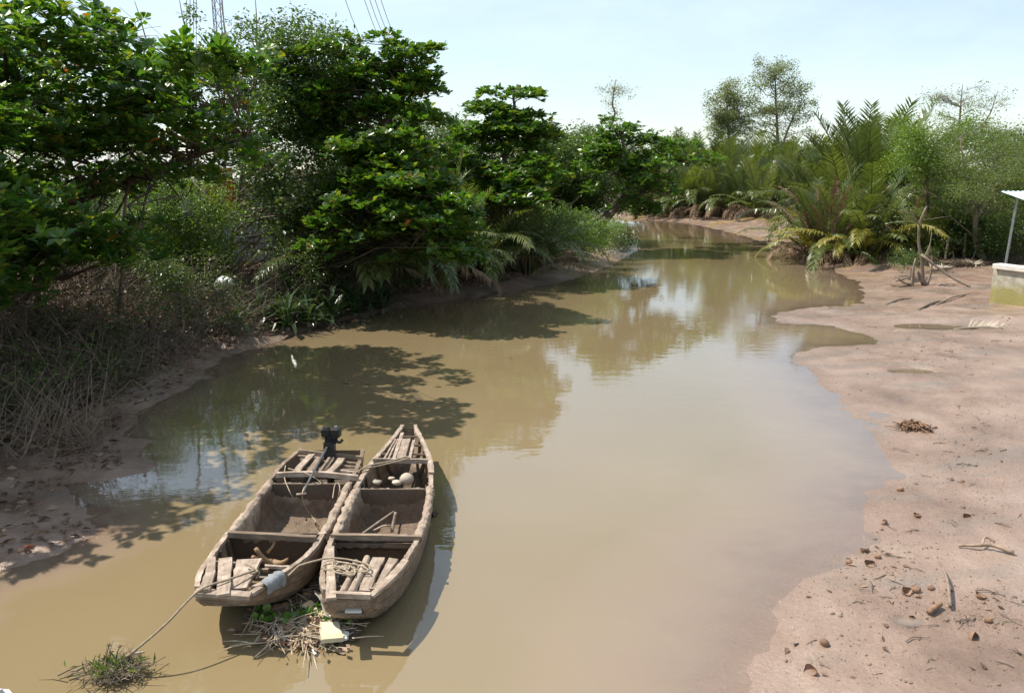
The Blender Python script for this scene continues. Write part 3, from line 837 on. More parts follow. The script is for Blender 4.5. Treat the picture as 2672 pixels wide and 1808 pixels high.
# ------------------------------------------------------------------ right bank
for k, (vx, Y, s, kind) in enumerate([(1848, 40.6, .95, 'b'), (1878, 39.2, 1.0, 'b'), (1925, 39.4, .95, 'y'), (1965, 38.6, 1.1, 'y'), (2010, 41, .8, 'g'), (1905, 45, 1.25, 'g'), (1950, 46, 1.4, 'u'), (1990, 47.5, 1.5, 'u'), (2035, 46, 1.3, 'u'), (1870, 47, 1.2, 'u'), (1835, 49, 1.1, 'u'), (2075, 45, 1.2, 'g'), (1930, 50, 1.65, 'u'), (2015, 51, 1.6, 'u'), (2130, 42, .9, 'g'), (2230, 40, 1.0, 'g'), (2300, 39, 1.05, 'g'), (2050, 39, .8, 'b'), (2100, 38, .7, 'g'), (2165, 39.5, .75, 'b'), (2270, 38.5, .7, 'b')]):
    p = V(vx, 590, Y)
    mix = {'b': [('brown', 11, .12, 1), ('arch', 6, .25, 1), ('up', 6, .15, .95), ('dead', 7, .4, .9), ('yellow', 3, .2, 1)],
           'y': [('yellow', 9, .15, 1.1), ('arch', 5, .2, 1), ('up', 5, .1, 1), ('dead', 7, .45, .9), ('brown', 3, .1, .8)],
           'g': [('up', 9, .2, 1), ('arch', 9, .35, 1), ('dead', 6, .5, .85), ('yellow', 2, .3, 1)],
           'u': [('up', 20, .15, 1), ('arch', 7, .3, .95), ('yellow', 2, .2, 1), ('brown', 4, .2, .9)]}[kind]
    lab = {'b': 'nipa palm half withered with rust brown fronds at the water edge', 'y': 'palm with yellowing arched fronds beside the withered palms',
           'g': 'green arching nipa palm of the right-bank thicket', 'u': 'tall upright nipa palm rising from the middle of the clump'}[kind].replace('right-bank ', 'mudflat ')
    lab = {0: 'withered nipa palm with rust brown fronds next to the driftwood log', 1: 'withered nipa palm with brown stalks touching the yellowing palms', 2: 'smaller yellowing palm arching beside the withered palms', 3: 'larger yellowing palm with golden fronds low over the mud', 4: 'green arching nipa palm crowding the larger yellowing palm', 14: 'green nipa palm growing behind the wooden stakes', 15: 'green nipa palm behind the mangrove trunk', 16: 'green nipa palm behind the small hut', 17: 'half withered palm between the yellowing palm and the shrub', 18: 'small green palm behind the small shrub', 19: 'half withered palm behind the tall stakes', 20: 'half withered palm between mangrove and hut'}.get(k, lab)
    palm(gb(p[0], Y), lab, mix, 400 + k, {'b': 'withered nipa palms at the water edge', 'y': 'yellowing palms', 'g': 'green palms of the mudflat thicket', 'u': 'tall palms in the clump'}[kind], s)
b = np.append(G(2232, 588, .5)[:2], 0); b = gb(b[0], b[1])
Yb = b[1]
cl = fill([(2080, 2330, 330, 420, Yb - 2, Yb + 3, 26, .8, .6), (2060, 2330, 400, 490, Yb - 2.5, Yb + 1.5, 26, .7, .5), (2130, 2260, 285, 340, Yb, Yb + 2, 8, .7, .5)], g)
clump_tree('mangrove_tree', 'spreading mangrove tree with leaning grey trunk beside the small hut', 'tree', b,
           [[(*b, .15), (*V(2215, 545, Yb), .12), (*V(2212, 480, Yb), .11), (*V(2195, 410, Yb), .08), (*V(2180, 320, Yb), .03)], [(*V(2213, 500, Yb), .07), (*V(2250, 440, Yb), .05), (*V(2280, 370, Yb), .02)]],
           cl, 'small', 300, .085, 'lightleaf', 'bark_pale', 40, limb_r=.015)
cl = fill([(2050, 2150, 285, 380, 36, 39, 16, .85, .7), (2140, 2220, 270, 320, 38, 41, 7, .8, .6)], g)
b = gb(*V(2100, 560, 38)[:2])
clump_tree('fresh_tree', 'rounded light green tree between the palm clump and the mangrove', 'tree', b, [[(*b, .11), (*V(2105, 450, 38), .08), (*V(2100, 310, 38), .03)]], cl, 'small', 230, .12, 'freshleaf', 'bark', 41)
cl = fill([(2090, 2180, 210, 270, 43, 45, 9, .6, .5), (2170, 2300, 190, 260, 43, 46, 10, .55, .5), (2240, 2330, 260, 320, 43, 45, 6, .6, .5)], g)
b = gb(*V(2180, 560, 44)[:2])
clump_tree('sparse_tree', 'sparse tree with bare twiggy top above the mangrove', 'tree', b, [[(*b, .12), (*V(2175, 350, 44), .09), (*V(2180, 240, 44), .04), (*V(2185, 190, 44), .01)], [(*V(2178, 330, 44), .07), (*V(2240, 270, 44), .04), (*V(2265, 205, 44), .01)]],
           cl, 'small', 75, .11, 'paleleaf', 'bark_pale', 42, twigs=12)
cl = fill([(2230, 2420, 290, 420, 40, 44, 22, 1.0, .9), (2120, 2330, 420, 520, 38, 42, 18, .9, .7)], g)
b = gb(*V(2320, 560, 42)[:2])
clump_tree('bank_tree', 'olive green tree filling the gap behind the hut', 'tree', b, [[(*b, .13), (*V(2315, 450, 42), .09), (*V(2310, 310, 42), .03)]], cl, 'small', 190, .13, 'lightleaf', 'bark', 43)
cl = fill([(2020, 2110, 565, 600, 31.5, 33, 6, .38, .28)], g)
b = gb(*G(2068, 612, .5)[:2])
clump_tree('small_shrub', 'small leafy shrub with bare stem on the open mudflat', 'shrub', b, [[(*b, .03), (b[0] + .05, b[1], b[2] + .9, .015)]], cl, 'small', 420, .09, 'smallleaf', 'bark', 44)

# shaded undergrowth below the mangrove and palms
for k, (vx, Y, w, h, lab) in enumerate([(2010, 43.0, 1.5, 2.0, 'dark undergrowth bush at the foot of the green palms'), (2070, 41.5, 1.5, 2.0, 'dark bush below the rounded light tree'), (2125, 38.5, 1.5, 1.7, 'dark bush behind the wooden stakes'), (2180, 37.5, 1.5, 1.8, 'dark bush behind the mangrove trunk'),
        (2245, 36.5, 1.6, 1.8, 'dark bush between the mangrove and the hut'), (2310, 34.5, 1.6, 2.4, 'dark bush behind the hut posts'), (1700, 76, 2.6, 3.4, 'dark bush under the far palm skirts'), (1590, 79, 2.8, 3.6, 'dark bush filling the far palm bank'), (1500, 80, 2.8, 3.6, 'dark bush at the head of the creek')]):
    p = V(vx, 590, Y); b = gb(p[0], Y)
    cl = [(b[0] + g.normal(0, w * .55), Y + g.normal(0, w * .4), b[2] + g.uniform(.2, 1) * h, .5 * w, .42 * w) for q in range(14)]
    clump_tree('undergrowth_bush', lab, 'bush', b, [[(*b, .05), (b[0], Y, b[2] + h * .5, .03), (b[0] + .1, Y, b[2] + h, .01)]], cl, 'small', 120, .13 * max(1, Y / 45), 'smallleaf', 'bark', 150 + k, group='undergrowth bushes behind the mudflat', split=False, twigs=5)
# ------------------------------------------------------------------ left bank undergrowth
g = np.random.default_rng(15)
for k, (x, y, s) in enumerate([(-12.4, 12.4, 1.0), (-15.0, 14.5, 1.2), (-10.9, 14.0, .7), (-10.0, 11.4, .65)]):
    b = gb(x, y)
    cl = [(x + g.normal(0, 1.7 * s), y + g.normal(0, 1.5), g.uniform(3.6, 7.0) if k < 2 else g.uniform(2.4, 5.2), 1.1, .5) for q in range(34)]
    clump_tree('almond_tree', ['young tropical almond tree shading the mud spit', 'tropical almond tree further along the litter bank', 'low almond tree overhanging the near mud slope', 'low almond tree beside the wet mud spit'][k], 'tree', b,
               [[(*b, .16), (x + .2, y, 3.0, .13), (x, y + .1, 5.5 if k < 2 else 4.0, .09), (x, y, 7.2 if k < 2 else 5.2, .03)]], cl, 'almond', 40, .23, 'almond_far', 'bark', 70 + k, split=False)
def scatter_leaves(name, pts, size, mat, seed, aspect=.5, lift=.02, flat=.55, tmpl=T_SML):
    g2 = np.random.default_rng(seed)
    n = len(pts)
    mb = MB()
    ax = nrmz(np.stack([g2.normal(0, 1, n), g2.normal(0, 1, n), g2.normal(0, .25, n)], 1))
    nr = nrmz(g2.normal(0, flat, (n, 3)) + np.array([0, 0, 1.0]))
    p = pts + np.array([0, 0, 1.0]) * g2.uniform(0, lift, (n, 1))
    ll = size * g2.uniform(.5, 1.3, n)
    put_leaves(mb, p, ax, nr, ll, ll * aspect, tmpl, g2.uniform(0, 1, n))
    return mb.build(name, M[mat])
def bank_points(n, y0, y1, d0, d1, seed):
    g2 = np.random.default_rng(seed)
    y = g2.uniform(y0, y1, n * 3)
    sx = np.interp(y, [p[1] for p in SHORE_L[::-1]][1:], [p[0] for p in SHORE_L[::-1]][1:])
    x = sx - g2.uniform(d0, d1, n * 3) ** 1.0
    keep = river_sd(x, y) > d0
    x, y = x[keep][:n], y[keep][:n]
    return np.stack([x, y, ground(x, y) + .01], 1)
tag(scatter_leaves('leaf_litter', bank_points(16000, 11.5, 31, .9, 9, 1), .19, 'deadleaf', 2, .55, .16, .8), 'carpet of fallen brown leaves covering the wooded bank', 'leaf litter', kind='stuff')
tag(scatter_leaves('leaf_litter', bank_points(900, 8, 26, .25, 1.3, 3), .14, 'deadleaf', 4, .5, .03), 'scattered fallen leaves at the foot of the wooded bank', 'leaf litter', kind='stuff')
# dry brush
mb = MB()
for p in bank_points(4600, 11, 27, .5, 6.0, 5):
    L = g.uniform(.4, 1.6); a = g.uniform(0, 6.28); e = g.normal(.5, .45)
    d = np.array([math.cos(a) * math.cos(e), math.sin(a) * math.cos(e), abs(math.sin(e))])
    q = p + np.array([0, 0, g.uniform(0, .3)])
    bend = g.normal(0, .2, 3) * L
    mb.tube([q, q + d * L * .35 + bend * .6, q + d * L * .7 + bend, q + d * L + bend * .2], [.008, .007, .005, .003], 3, cap=False)
tag(mb.build('dry_brush', M['twig']), 'tangle of dry twigs and dead stems on the bank above the mud', 'brush', kind='stuff')
# shrubs
for k, (x, y, w, h, mt, lab) in enumerate([
        (-8.4, 17.2, 1.0, 1.5, 'smallleaf', 'thin grey-green shrub leaning over the mud below the litter bank'),
        (-7.9, 19.6, 1.1, 1.6, 'smallleaf', 'twiggy shrub beside the thin dark sapling'),
        (-10.2, 17.4, 1.1, 1.3, 'smallleaf', 'low shrub half buried in fallen leaves'),
        (-8.8, 21.6, 1.2, 1.6, 'smallleaf', 'leafy shrub just below the tree stump'),
        (-11.0, 23.6, 1.5, 1.9, 'freshleaf', 'bright green shrub beside the tree stump'),
        (-9.6, 25.0, 1.2, 1.6, 'freshleaf', 'fresh green shrub at the foot of the slender stems'),
        (-13.4, 24.0, 1.8, 2.6, 'smallleaf', 'tall dark shrub behind the stump and fence'),
        (-15.5, 22.5, 1.8, 2.8, 'smallleaf', 'dark shrub behind the broad almond trunk'),
        (-6.4, 24.4, 1.0, 1.8, 'smallleaf', 'shaded shrub behind the strap-leaved plants'),
        (-7.6, 28.6, 1.6, 3.2, 'smallleaf', 'deep shaded shrub behind the leaning almond trunk'),
        (-5.4, 30.8, 1.6, 3.2, 'smallleaf', 'shaded thicket shrub among the dark palms'),
        (-9.9, 31.5, 2.0, 3.4, 'smallleaf', 'dense shrub hiding the shed foot'),
        (-2.6, 34.4, 1.6, 2.8, 'smallleaf', 'shaded shrub under the flat-topped almond'),
        (-8.0, 15.3, .8, .9, 'smallleaf', 'small sparse shrub at the edge of the mud slope'),
        (-8.4, 13.2, .9, 1.0, 'smallleaf', 'sparse shrub on the dark mud slope under the low almond'), (-9.2, 12.2, 1.0, 1.1, 'smallleaf', 'leafy shrub in the shade of the low almond'), (-8.6, 14.6, .9, 1.2, 'smallleaf', 'twiggy shrub above the dark mud slope'),
        (-5.6, 26.0, 1.1, 1.7, 'smallleaf', 'black-green shrub at the water edge under the leaning almond'), (-4.2, 27.4, 1.1, 1.7, 'smallleaf', 'shaded shrub dipping to the water among the dark palms'), (-2.6, 28.9, 1.1, 1.6, 'smallleaf', 'shaded shrub on the dark mud below the palms'), (-1.0, 30.4, 1.0, 1.3, 'smallleaf', 'low shrub where the dark palms give way to open mud')]):
    b = gb(x, y)
    cl = [(x + g.normal(0, w * .5), y + g.normal(0, w * .45), b[2] + g.uniform(.25, 1) * h, .42 * w, .36 * w) for q in range(15)]
    clump_tree('bank_shrub', lab, 'shrub', b, [[(*b, .035), (x + .05, y, b[2] + h * .5, .02), (x + .1, y, b[2] + h, .008)]], cl, 'small', (110 if y < 20.5 else 300) if y < 27 else 260, .085, mt, 'twig', 80 + k, group='shrubs on the wooded bank', split=False, twigs=14 if y < 20.5 else 6)
# strap-leaved plants in the shade
def strap_mesh(seed, n=46):
    g2 = np.random.default_rng(seed); mb = MB()
    az = g2.uniform(0, 6.28, n); el = g2.uniform(.0, 1.15, n)
    ax = np.stack([np.cos(az) * np.cos(el), np.sin(az) * np.cos(el), np.sin(el)], 1)
    nr = nrmz(np.array([0, 0, 1.0]) - ax * ax[:, 2:3] + g2.normal(0, .05, (n, 3)))
    nr = np.stack([-np.cos(az) * np.sin(el), -np.sin(az) * np.sin(el), np.cos(el)], 1)
    ll = g2.uniform(.6, 1.0, n)
    v, f3, f4 = leaf_arrays(np.zeros((n, 3)) + ax * .05, ax, nr, ll, np.full(n, .075), T_STRAP)
    mb.v.append(v); mb.f3.append(f3); mb.f4.append(f4); mb.n += len(v)
    rv = g2.uniform(0, 1, n); mb.r3.append(rv); mb.r4.append(np.repeat(rv, 2))
    return mb.mesh('leaves', M['strap'])
STR = [strap_mesh(500 + q) for q in range(3)]
for k, (x, y, s) in enumerate([(-5.9, 22.6, 1.1), (-5.4, 23.3, 1.4), (-4.9, 24.4, 1.4), (-6.6, 22.4, 1.1), (-6.2, 23.6, 1.2), (-5.4, 25.0, 1.1), (-7.3, 22.6, 1.0), (-4.2, 25.4, 1.3), (-6.9, 24.2, 1.3), (-7.4, 20.9, 1.0), (-6.3, 21.9, 1.2)]):
    r = empty('strap_leaf_plant', gb(x, y) + np.array([0, 0, .1]), g.uniform(0, 6))
    tag(r, 'dark strap-leaved plant in the shade at the foot of the leaning almond', 'plant', 'strap-leaved plants on the shaded bank')
    o = lobj('leaves', STR[k % 3], r, scale=s); o['kind'] = 'stuff'
    mb = MB(); mb.tube([(0, 0, -.12), (0, 0, .05), (0, 0, .16)], [.07, .06, .03], 7); mb.build('bulb', M['bark_pale'], r, True)
# thin saplings and poles on the bank
def sapling(name, label, pts, r0, r1, mat='bark', cat='sapling'):
    mb = MB(); p = curve(pts, 12); base = p[0]
    mb.tube(p - base, np.linspace(r0, r1, 12), 7)
    o = mb.build(name, M[mat], None, True); o.location = base
    return tag(o, label, cat)
for k, (vx0, vy0, vx1, vy1, Y, r, lab, m) in enumerate([
        (262, 850, 280, 590, 17.2, .05, 'thin dark sapling stem standing in the leaf litter', 'bark'),
        (505, 760, 512, 640, 20.5, .03, 'thin dark stick upright beside the twiggy shrub', 'bark'),
        (240, 520, 290, 410, 21.5, .07, 'leaning pale dead trunk under the almond canopy', 'bark_pale'),
        (268, 960, 245, 800, 15.2, .025, 'pale hanging root hooked over the mud bank', 'twig')]):
    a, bb = V(vx0, vy0, Y), V(vx1, vy1, Y + .2)
    a[2] = min(a[2], gz(a[0], a[1]) - .05) if k != 3 else gz(a[0], a[1]) - .02
    sapling('sapling' if k < 2 else ('fallen_tree' if k == 2 else 'root'), lab, [a, (a + bb) / 2 + g.normal(0, .05, 3), bb], r, r * .55, m, 'sapling' if k < 2 else ('trunk' if k == 2 else 'root'))
# cut stump
b = gb(*G(525, 585, 1.2)[:2])
b = gb(-10.6, 24.6)
r = empty('tree_stump', b); tag(r, 'short cut tree stump with pale top among the bank shrubs', 'stump')
mb = MB(); n_ = 9
mb.tube([(0, 0, -.1), (0, 0, .15), (.02, 0, .5), (.03, .02, 1.05)], [.46, .36, .33, .35], 12, cap=False); mb.build('trunk', M['bark'], r, True)
mb = MB(); a = np.arange(12) / 12 * 6.283
mb.add(np.vstack([np.stack([.03 + .36 * np.cos(a), .02 + .36 * np.sin(a), 1.05 + .04 * np.sin(3 * a)], 1), [[.03, .02, 1.06]]]), [[i, (i + 1) % 12, 12] for i in range(12)]); mb.build('cut_face', M['bark_pale'], r)
# plastic bag
def blob(name, mat, loc, s, seed, parent=None, rough=.25, seg=14, sub=9, smooth=True):
    g2 = np.random.default_rng(seed)
    th = np.linspace(0, math.pi, sub); ph = np.arange(seg) / seg * 2 * math.pi
    T, P = np.meshgrid(th, ph, indexing='ij')
    d = np.stack([np.sin(T) * np.cos(P), np.sin(T) * np.sin(P), np.cos(T)], -1)
    o_ = g2.uniform(0, 50, 3)
    rr = 1 + rough * (fbm(d[..., 0] * 1.7 + o_[0] + d[..., 2], d[..., 1] * 1.7 + o_[1] - d[..., 2], seed, 3))
    rr[0] = rr[0].mean(); rr[-1] = rr[-1].mean()
    v = (d * rr[..., None] * np.array(s)).reshape(-1, 3)
    i = np.arange(sub - 1)[:, None] * seg; j = np.arange(seg)[None]; j2 = (j + 1) % seg
    f = np.stack([i + j, i + seg + j, i + seg + j2, i + j2], -1).reshape(-1, 4)
    o = link(bpy.data.objects.new(name, np_mesh(name, v, [f], mat, smooth)), parent)
    o.location = loc
    return o
def plain(name, c, rough=.5, spec=.4, metal=0.0):
    m, n, l, out = new_mat(name)
    p = principled(n, c, rough, spec); p.inputs['Metallic'].default_value = metal
    a = noise(n, l, 7, 4); rp = ramp(n, [(.3, tuple(x * .82 for x in c)), (.7, tuple(min(1, x * 1.12) for x in c))])
    l.new(a.outputs['Fac'], rp.inputs['Fac']); l.new(rp.outputs['Color'], p.inputs['Base Color'])
    l.new(p.outputs[0], out.inputs['Surface'])
    return m
M['plastic'] = plain('white plastic', (.62, .64, .66), .35)
p = gb(-8.1, 22.4); tag(blob('plastic_bag', M['plastic'], p + np.array([0, 0, .75]), (.3, .2, .16), 4, rough=.7), 'crumpled white plastic bag caught in the bank shrubs', 'bag')

# ------------------------------------------------------------------ shed, mast and wires behind the trees
M['tin'] = rough_mat('pale zinc sheet', (.42, .46, .50), (.60, .63, .66), 2.5, .45, .5, .15, .005)
M['tin_roof'] = rough_mat('rusty zinc roof', (.30, .27, .25), (.52, .52, .52), 1.4, .55, .4, .15, .005)
M['orange'] = rough_mat('orange cloth', (.42, .10, .035), (.56, .16, .05), 5, .8, .2, .3, .02)
M['steel'] = plain('galvanised steel', (.30, .31, .33), .45, .5, .6)
r = empty('shed', gb(-12.0, 30.6)); tag(r, 'pale corrugated metal shed glimpsed through the trees', 'shed')
b0 = np.array(r.location)
def sheet(w, h, mat, nm, parent, loc, rot=(0, 0, 0), pitch=.19):
    n = int(w / pitch * 4) + 1
    x = np.linspace(0, w, n); yy = .018 * np.sin(x / pitch * 2 * math.pi)
    v = np.vstack([np.stack([x, yy, np.zeros(n)], 1), np.stack([x, yy, np.full(n, h)], 1)])
    k = np.arange(n - 1)
    me = np_mesh(nm, v, [np.stack([k, k + 1, n + k + 1, n + k], 1)], mat, True)
    o = lobj(nm, me, parent, loc, rot)
    return o
for k in range(9):
    sheet(1.0, 3.2, M['tin'], 'wall_sheet', r, (-6.2 + k * 1.0, -.02 * (k % 2), -.1))
for k in range(4):
    sheet(1.0, 3.2, M['tin'], 'wall_sheet', r, (2.82 + .02 * (k % 2), k * 1.0, -.1), (0, 0, R(90)))
for k in range(10):
    sheet(1.0, 2.7, M['tin_roof'], 'roof_sheet', r, (-6.6 + k * 1.0, -.5, 2.95 + .015 * (k % 2)), (R(-68), 0, 0))
for k, x in enumerate((-6.3, -3.2, -.2, 2.9)):
    mb = MB(); mb.box((x, -.10, 1.5), (.12, .10, 3.3)); mb.build('post', M['steel'], r)
cw = MB(); n_ = 10
xx, zz = np.meshgrid(np.linspace(0, 1.0, n_), np.linspace(0, 1.5, 8))
cv = np.stack([xx, .06 * np.sin(xx * 14) * (1.6 - zz), zz], -1).reshape(-1, 3)
i = np.arange(7)[:, None] * n_; j = np.arange(n_ - 1)[None]
cw.add(cv, None, np.stack([i + j, i + j + 1, i + n_ + j + 1, i + n_ + j], -1).reshape(-1, 4))
o = cw.build('hanging_cloth', M['orange'], None, True); o.location = V(472, 475, 29.9); tag(o, 'orange cloth hanging against the pale shed', 'cloth')
# lattice mast
r = empty('lattice_mast', (V(497, 60, 88)[0], 88, 1.0)); tag(r, 'tall steel lattice mast above the tree tops', 'mast')
for dx in (-.45, .45):
    for dy in (-.45, .45):
        mb = MB(); mb.tube([(dx, dy, 0), (dx * .8, dy * .8, 32)], .06, 5); mb.build('leg', M['steel'], r)
for k in range(26):
    z0, z1 = k * 1.2 + .4, k * 1.2 + 1.6
    mb = MB()
    for (a, c) in (((-.43, -.43), (.43, -.43)), ((.43, -.43), (.43, .43)), ((.43, .43), (-.43, .43)), ((-.43, .43), (-.43, -.43))):
        f0, f1 = 1 - z0 / 160, 1 - z1 / 160
        mb.tube([(a[0] * f0, a[1] * f0, z0), (c[0] * f1, c[1] * f1, z1)], .03, 4); mb.tube([(a[0] * f0, a[1] * f0, z0), (c[0] * f0, c[1] * f0, z0)], .03, 4)
    mb.build('brace', M['steel'], r)
def wire(pts, rad, label, group, cat='wire', nm='power_line', n=16, mat='steel'):
    mb = MB(); p = curve(pts, n); mb.tube(p - p[0], rad, 4)
    o = mb.build(nm, M[mat]); o.location = p[0]
    return tag(o, label, cat, group)
for k, (vx, vx2, vy2) in enumerate([(425, 421, 140), (432, 430, 150), (440, 438, 150), (446, 445, 150)]):
    wire([V(vx, -60, 50), V((vx + vx2) / 2, 40, 60), V(vx2, vy2, 74), V(vx2 - 3, 260, 90)], .022, 'thin vertical-looking power line above the broad almond beside the mast', 'power lines beside the mast')
for k, (vx, vx2) in enumerate([(795, 840), (838, 880), (850, 893), (862, 905), (875, 915)]):
    wire([V(vx - 40, -90, 50), V(vx + 3, 40, 62), V(vx2, 140, 76), V(vx2 + 30, 260, 92)], .022, 'thin slanting power line above the leaning almond tree', 'power lines above the leaning almond')

# ------------------------------------------------------------------ hut and sea wall at the mudflat edge
def stained_concrete():
    m, n, l, out = new_mat('stained concrete')
    a = noise(n, l, 3.2, 6, .65); rp = ramp(n, [(.28, (.26, .24, .18)), (.5, (.42, .39, .31)), (.74, (.52, .49, .42))])
    l.new(a.outputs['Fac'], rp.inputs['Fac'])
    t = n.new('ShaderNodeTexCoord'); sx = n.new('ShaderNodeSeparateXYZ'); l.new(t.outputs['Object'], sx.inputs[0])
    q = noise(n, l, 2.2, 6, .7)
    ma = n.new('ShaderNodeMath'); ma.operation = 'MULTIPLY_ADD'; ma.inputs[1].default_value = -1.1; l.new(q.outputs['Fac'], ma.inputs[0]); l.new(sx.outputs['Z'], ma.inputs[2])
    mr = ramp(n, [(.0, .85), (.28, 0.0)])
    ad = n.new('ShaderNodeMath'); ad.operation = 'ADD'; ad.inputs[1].default_value = .42; l.new(ma.outputs[0], ad.inputs[0]); l.new(ad.outputs[0], mr.inputs['Fac'])
    mx_ = n.new('ShaderNodeMixRGB'); mx_.inputs['Color2'].default_value = (.27, .24, .065, 1)
    l.new(mr.outputs['Color'], mx_.inputs['Fac']); l.new(rp.outputs['Color'], mx_.inputs['Color1'])
    p = principled(n, rough=.85, spec=.2); l.new(mx_.outputs['Color'], p.inputs['Base Color'])
    bb = noise(n, l, 14, 6, .65); b = bump(n, l, bb.outputs['Fac'], .5, .02); l.new(b.outputs[0], p.inputs['Normal'])
    l.new(p.outputs[0], out.inputs['Surface'])
    return m
M['concrete'] = stained_concrete()
M['concrete_top'] = rough_mat('pale concrete coping', (.48, .45, .40), (.62, .58, .52), 4, .85, .2, .3, .01)
M['moss'] = rough_mat('yellow moss', (.20, .19, .045), (.36, .32, .10), 7, .9, .1, .6, .02)
M['brickred'] = rough_mat('red earth fill', (.30, .10, .045), (.42, .17, .08), 9, .9, .1, .7, .03)
wa = G(2256, 668, .45)
Yw = wa[1]
r = empty('retaining_wall', (wa[0], Yw, wa[2])); tag(r, 'stained concrete retaining wall with pale coping at the edge of the mudflat', 'wall')
z0 = gz(wa[0], Yw) - .3 - wa[2]
def wprism(p0, p1, th, zb_, zt, name, mat, parent, bev=.02):
    p0, p1 = np.array(p0, float), np.array(p1, float)
    d = nrmz(p1 - p0); nrm = np.array([-d[1], d[0]])
    mb = MB(); n = 10
    rows = []
    for t in np.linspace(0, 1, n):
        c = p0 * (1 - t) + p1 * t
        w = g.normal(0, .006)
        for s_, zz_ in ((-1, zb_), (-1, zt - bev), (-1 + bev * 4, zt), (1 - bev * 4, zt), (1, zt - bev), (1, zb_)):
            rows.append([*(c + nrm * s_ * th / 2), zz_ + w])
    v = np.array(rows); k = 6
    f = [[i * k + j, i * k + (j + 1) % k, (i + 1) * k + (j + 1) % k, (i + 1) * k + j] for i in range(n - 1) for j in range(k)]
    mb.add(v, None, f)
    mb.f4.append(np.array([[0, 1, 4, 5], [1, 2, 3, 4]]) + mb.n - len(v)); mb.r4.append(np.full(2, .5))
    e = (n - 1) * k
    mb.f4.append(np.array([[e + 5, e + 4, e + 1, e], [e + 4, e + 3, e + 2, e + 1]]) + mb.n - len(v)); mb.r4.append(np.full(2, .5))
    return mb.build(name, mat, parent)
wprism((.15, 0), (3.4, -6.5), .3, z0, .85, 'wall_face', M['concrete'], r)
wprism((.05, .15), (3.4, -6.6), .44, .853, 1.0, 'coping', M['concrete_top'], r)
wprism((.05, .10), (4.5, 1.2), .28, z0, .85, 'wall_return', M['concrete'], r)
mb = MB(); mb.add([(.3, .1, .93), (4.5, 1.2, .93), (5.5, -6.4, .93), (3.4, -6.4, .93)], None, [[0, 3, 2, 1]]); mb.build('earth_fill', M['brickred'], r)
# hut
hp = V(2372, 600, Yw + 3.2); hz = gz(hp[0], hp[1])
r = empty('stilt_hut', (hp[0], hp[1], hz)); tag(r, 'small open hut with pale blue sheet roof behind the concrete wall', 'hut')
rz = V(2290, 476, Yw + 3.2)[2] - hz
M['blue_sheet'] = rough_mat('pale blue roof sheet', (.42, .58, .64), (.58, .72, .76), 2, .45, .4, .1, .004)
for k in range(4):
    sheet(1.0, 3.4, M['blue_sheet'], 'roof_sheet', r, (-.55 + k * .98, -.9, rz + .012 * (k % 2)), (R(-80), 0, 0))
for x, y in ((-.1, -.4), (2.9, -.4), (-.1, 2.0), (2.9, 2.0)):
    mb = MB(); mb.tube([(x - .15 * (x < 0), y, -.2), (x, y, rz + (.17 * (y + .9)))], .045, 6); mb.build('post', M['steel'], r)
for zz_ in (.35, .95):
    mb = MB(); mb.tube([(-.1, -.42, zz_), (2.9, -.42, zz_)], .03, 5); mb.build('rail', M['steel'], r)
mb = MB(); mb.box((1.4, .8, .22), (3.2, 2.8, .06)); mb.build('floor', M['bark_pale'], r)

# ------------------------------------------------------------------ stakes, driftwood and dead branches on the mudflat
def stick(name, label, pts, r0, r1, mat='bark_pale', cat='stick', group=None, sides=7, n=10):
    mb = MB(); p = curve(pts, n); base = p[0].copy()
    mb.tube(p - base, np.linspace(r0, r1, n), sides)
    o = mb.build(name, M[mat], None, True); o.location = base
    return tag(o, label, cat, group)
def gp(vx, vy, z=.4):
    p = G(vx, vy, z); p = G(vx, vy, gz(p[0], p[1])); return gb(p[0], p[1])
for k, (vx, vy, h, lean) in enumerate([(2145, 592, 1.15, .05), (2188, 588, 1.2, -.06), (2100, 604, .9, .1), (2205, 592, .6, .15), (2165, 596, .5, -.1), (2125, 598, .55, .06)]):
    p = gp(vx, vy)
    stick('wooden_stake', ['tall round stake with a pale top by the mangrove roots', 'tall stake next to the mangrove trunk', 'short broken stake behind the dead branch', 'thin stake in the debris heap', 'low stake between the two tall stakes', 'low leaning stake beside the dead branch'][k],
          [p, p + np.array([lean * .5, 0, h * .5]), p + np.array([lean, 0, h])], .055 if h > .8 else .035, .05 if h > .8 else .02, 'bark_pale', 'stake', 'stakes by the mangrove')
p = gp(2095, 650)
r = empty('dead_branch', p); tag(r, 'forked dead tree branch stuck upright in the mud with one limb fallen across', 'dead tree')
for pts, r0, r1 in (([(0, 0, -.1), (-.12, .05, .9), (-.3, .1, 1.6), (-.35, .1, 2.4), (-.15, .1, 3.0)], .075, .025), ([(-.2, .05, 1.2), (.3, -.3, .75), (.8, -.6, .35), (1.35, -.9, .05)], .055, .03), ([(.2, .1, -.05), (.3, .1, .6), (.25, .1, 1.15)], .05, .03),
                    ([(-.35, .1, 2.3), (-.7, .1, 2.7), (-1.1, .2, 2.85)], .03, .01), ([(.1, 0, 0), (-.2, -.1, .35), (-.35, -.15, .6)], .12, .03), ([(-.1, .05, 1.0), (.15, .15, 1.5), (.2, .2, 2.0)], .035, .012)):
    mb = MB(); mb.tube(curve(pts, 9), np.linspace(r0, r1, 9), 7); mb.build('branch', M['bark_pale'], r, True)
p = gp(2068, 652)
r = empty('dead_stump', p); tag(r, 'small weathered root stump with curled roots on the mudflat', 'stump')
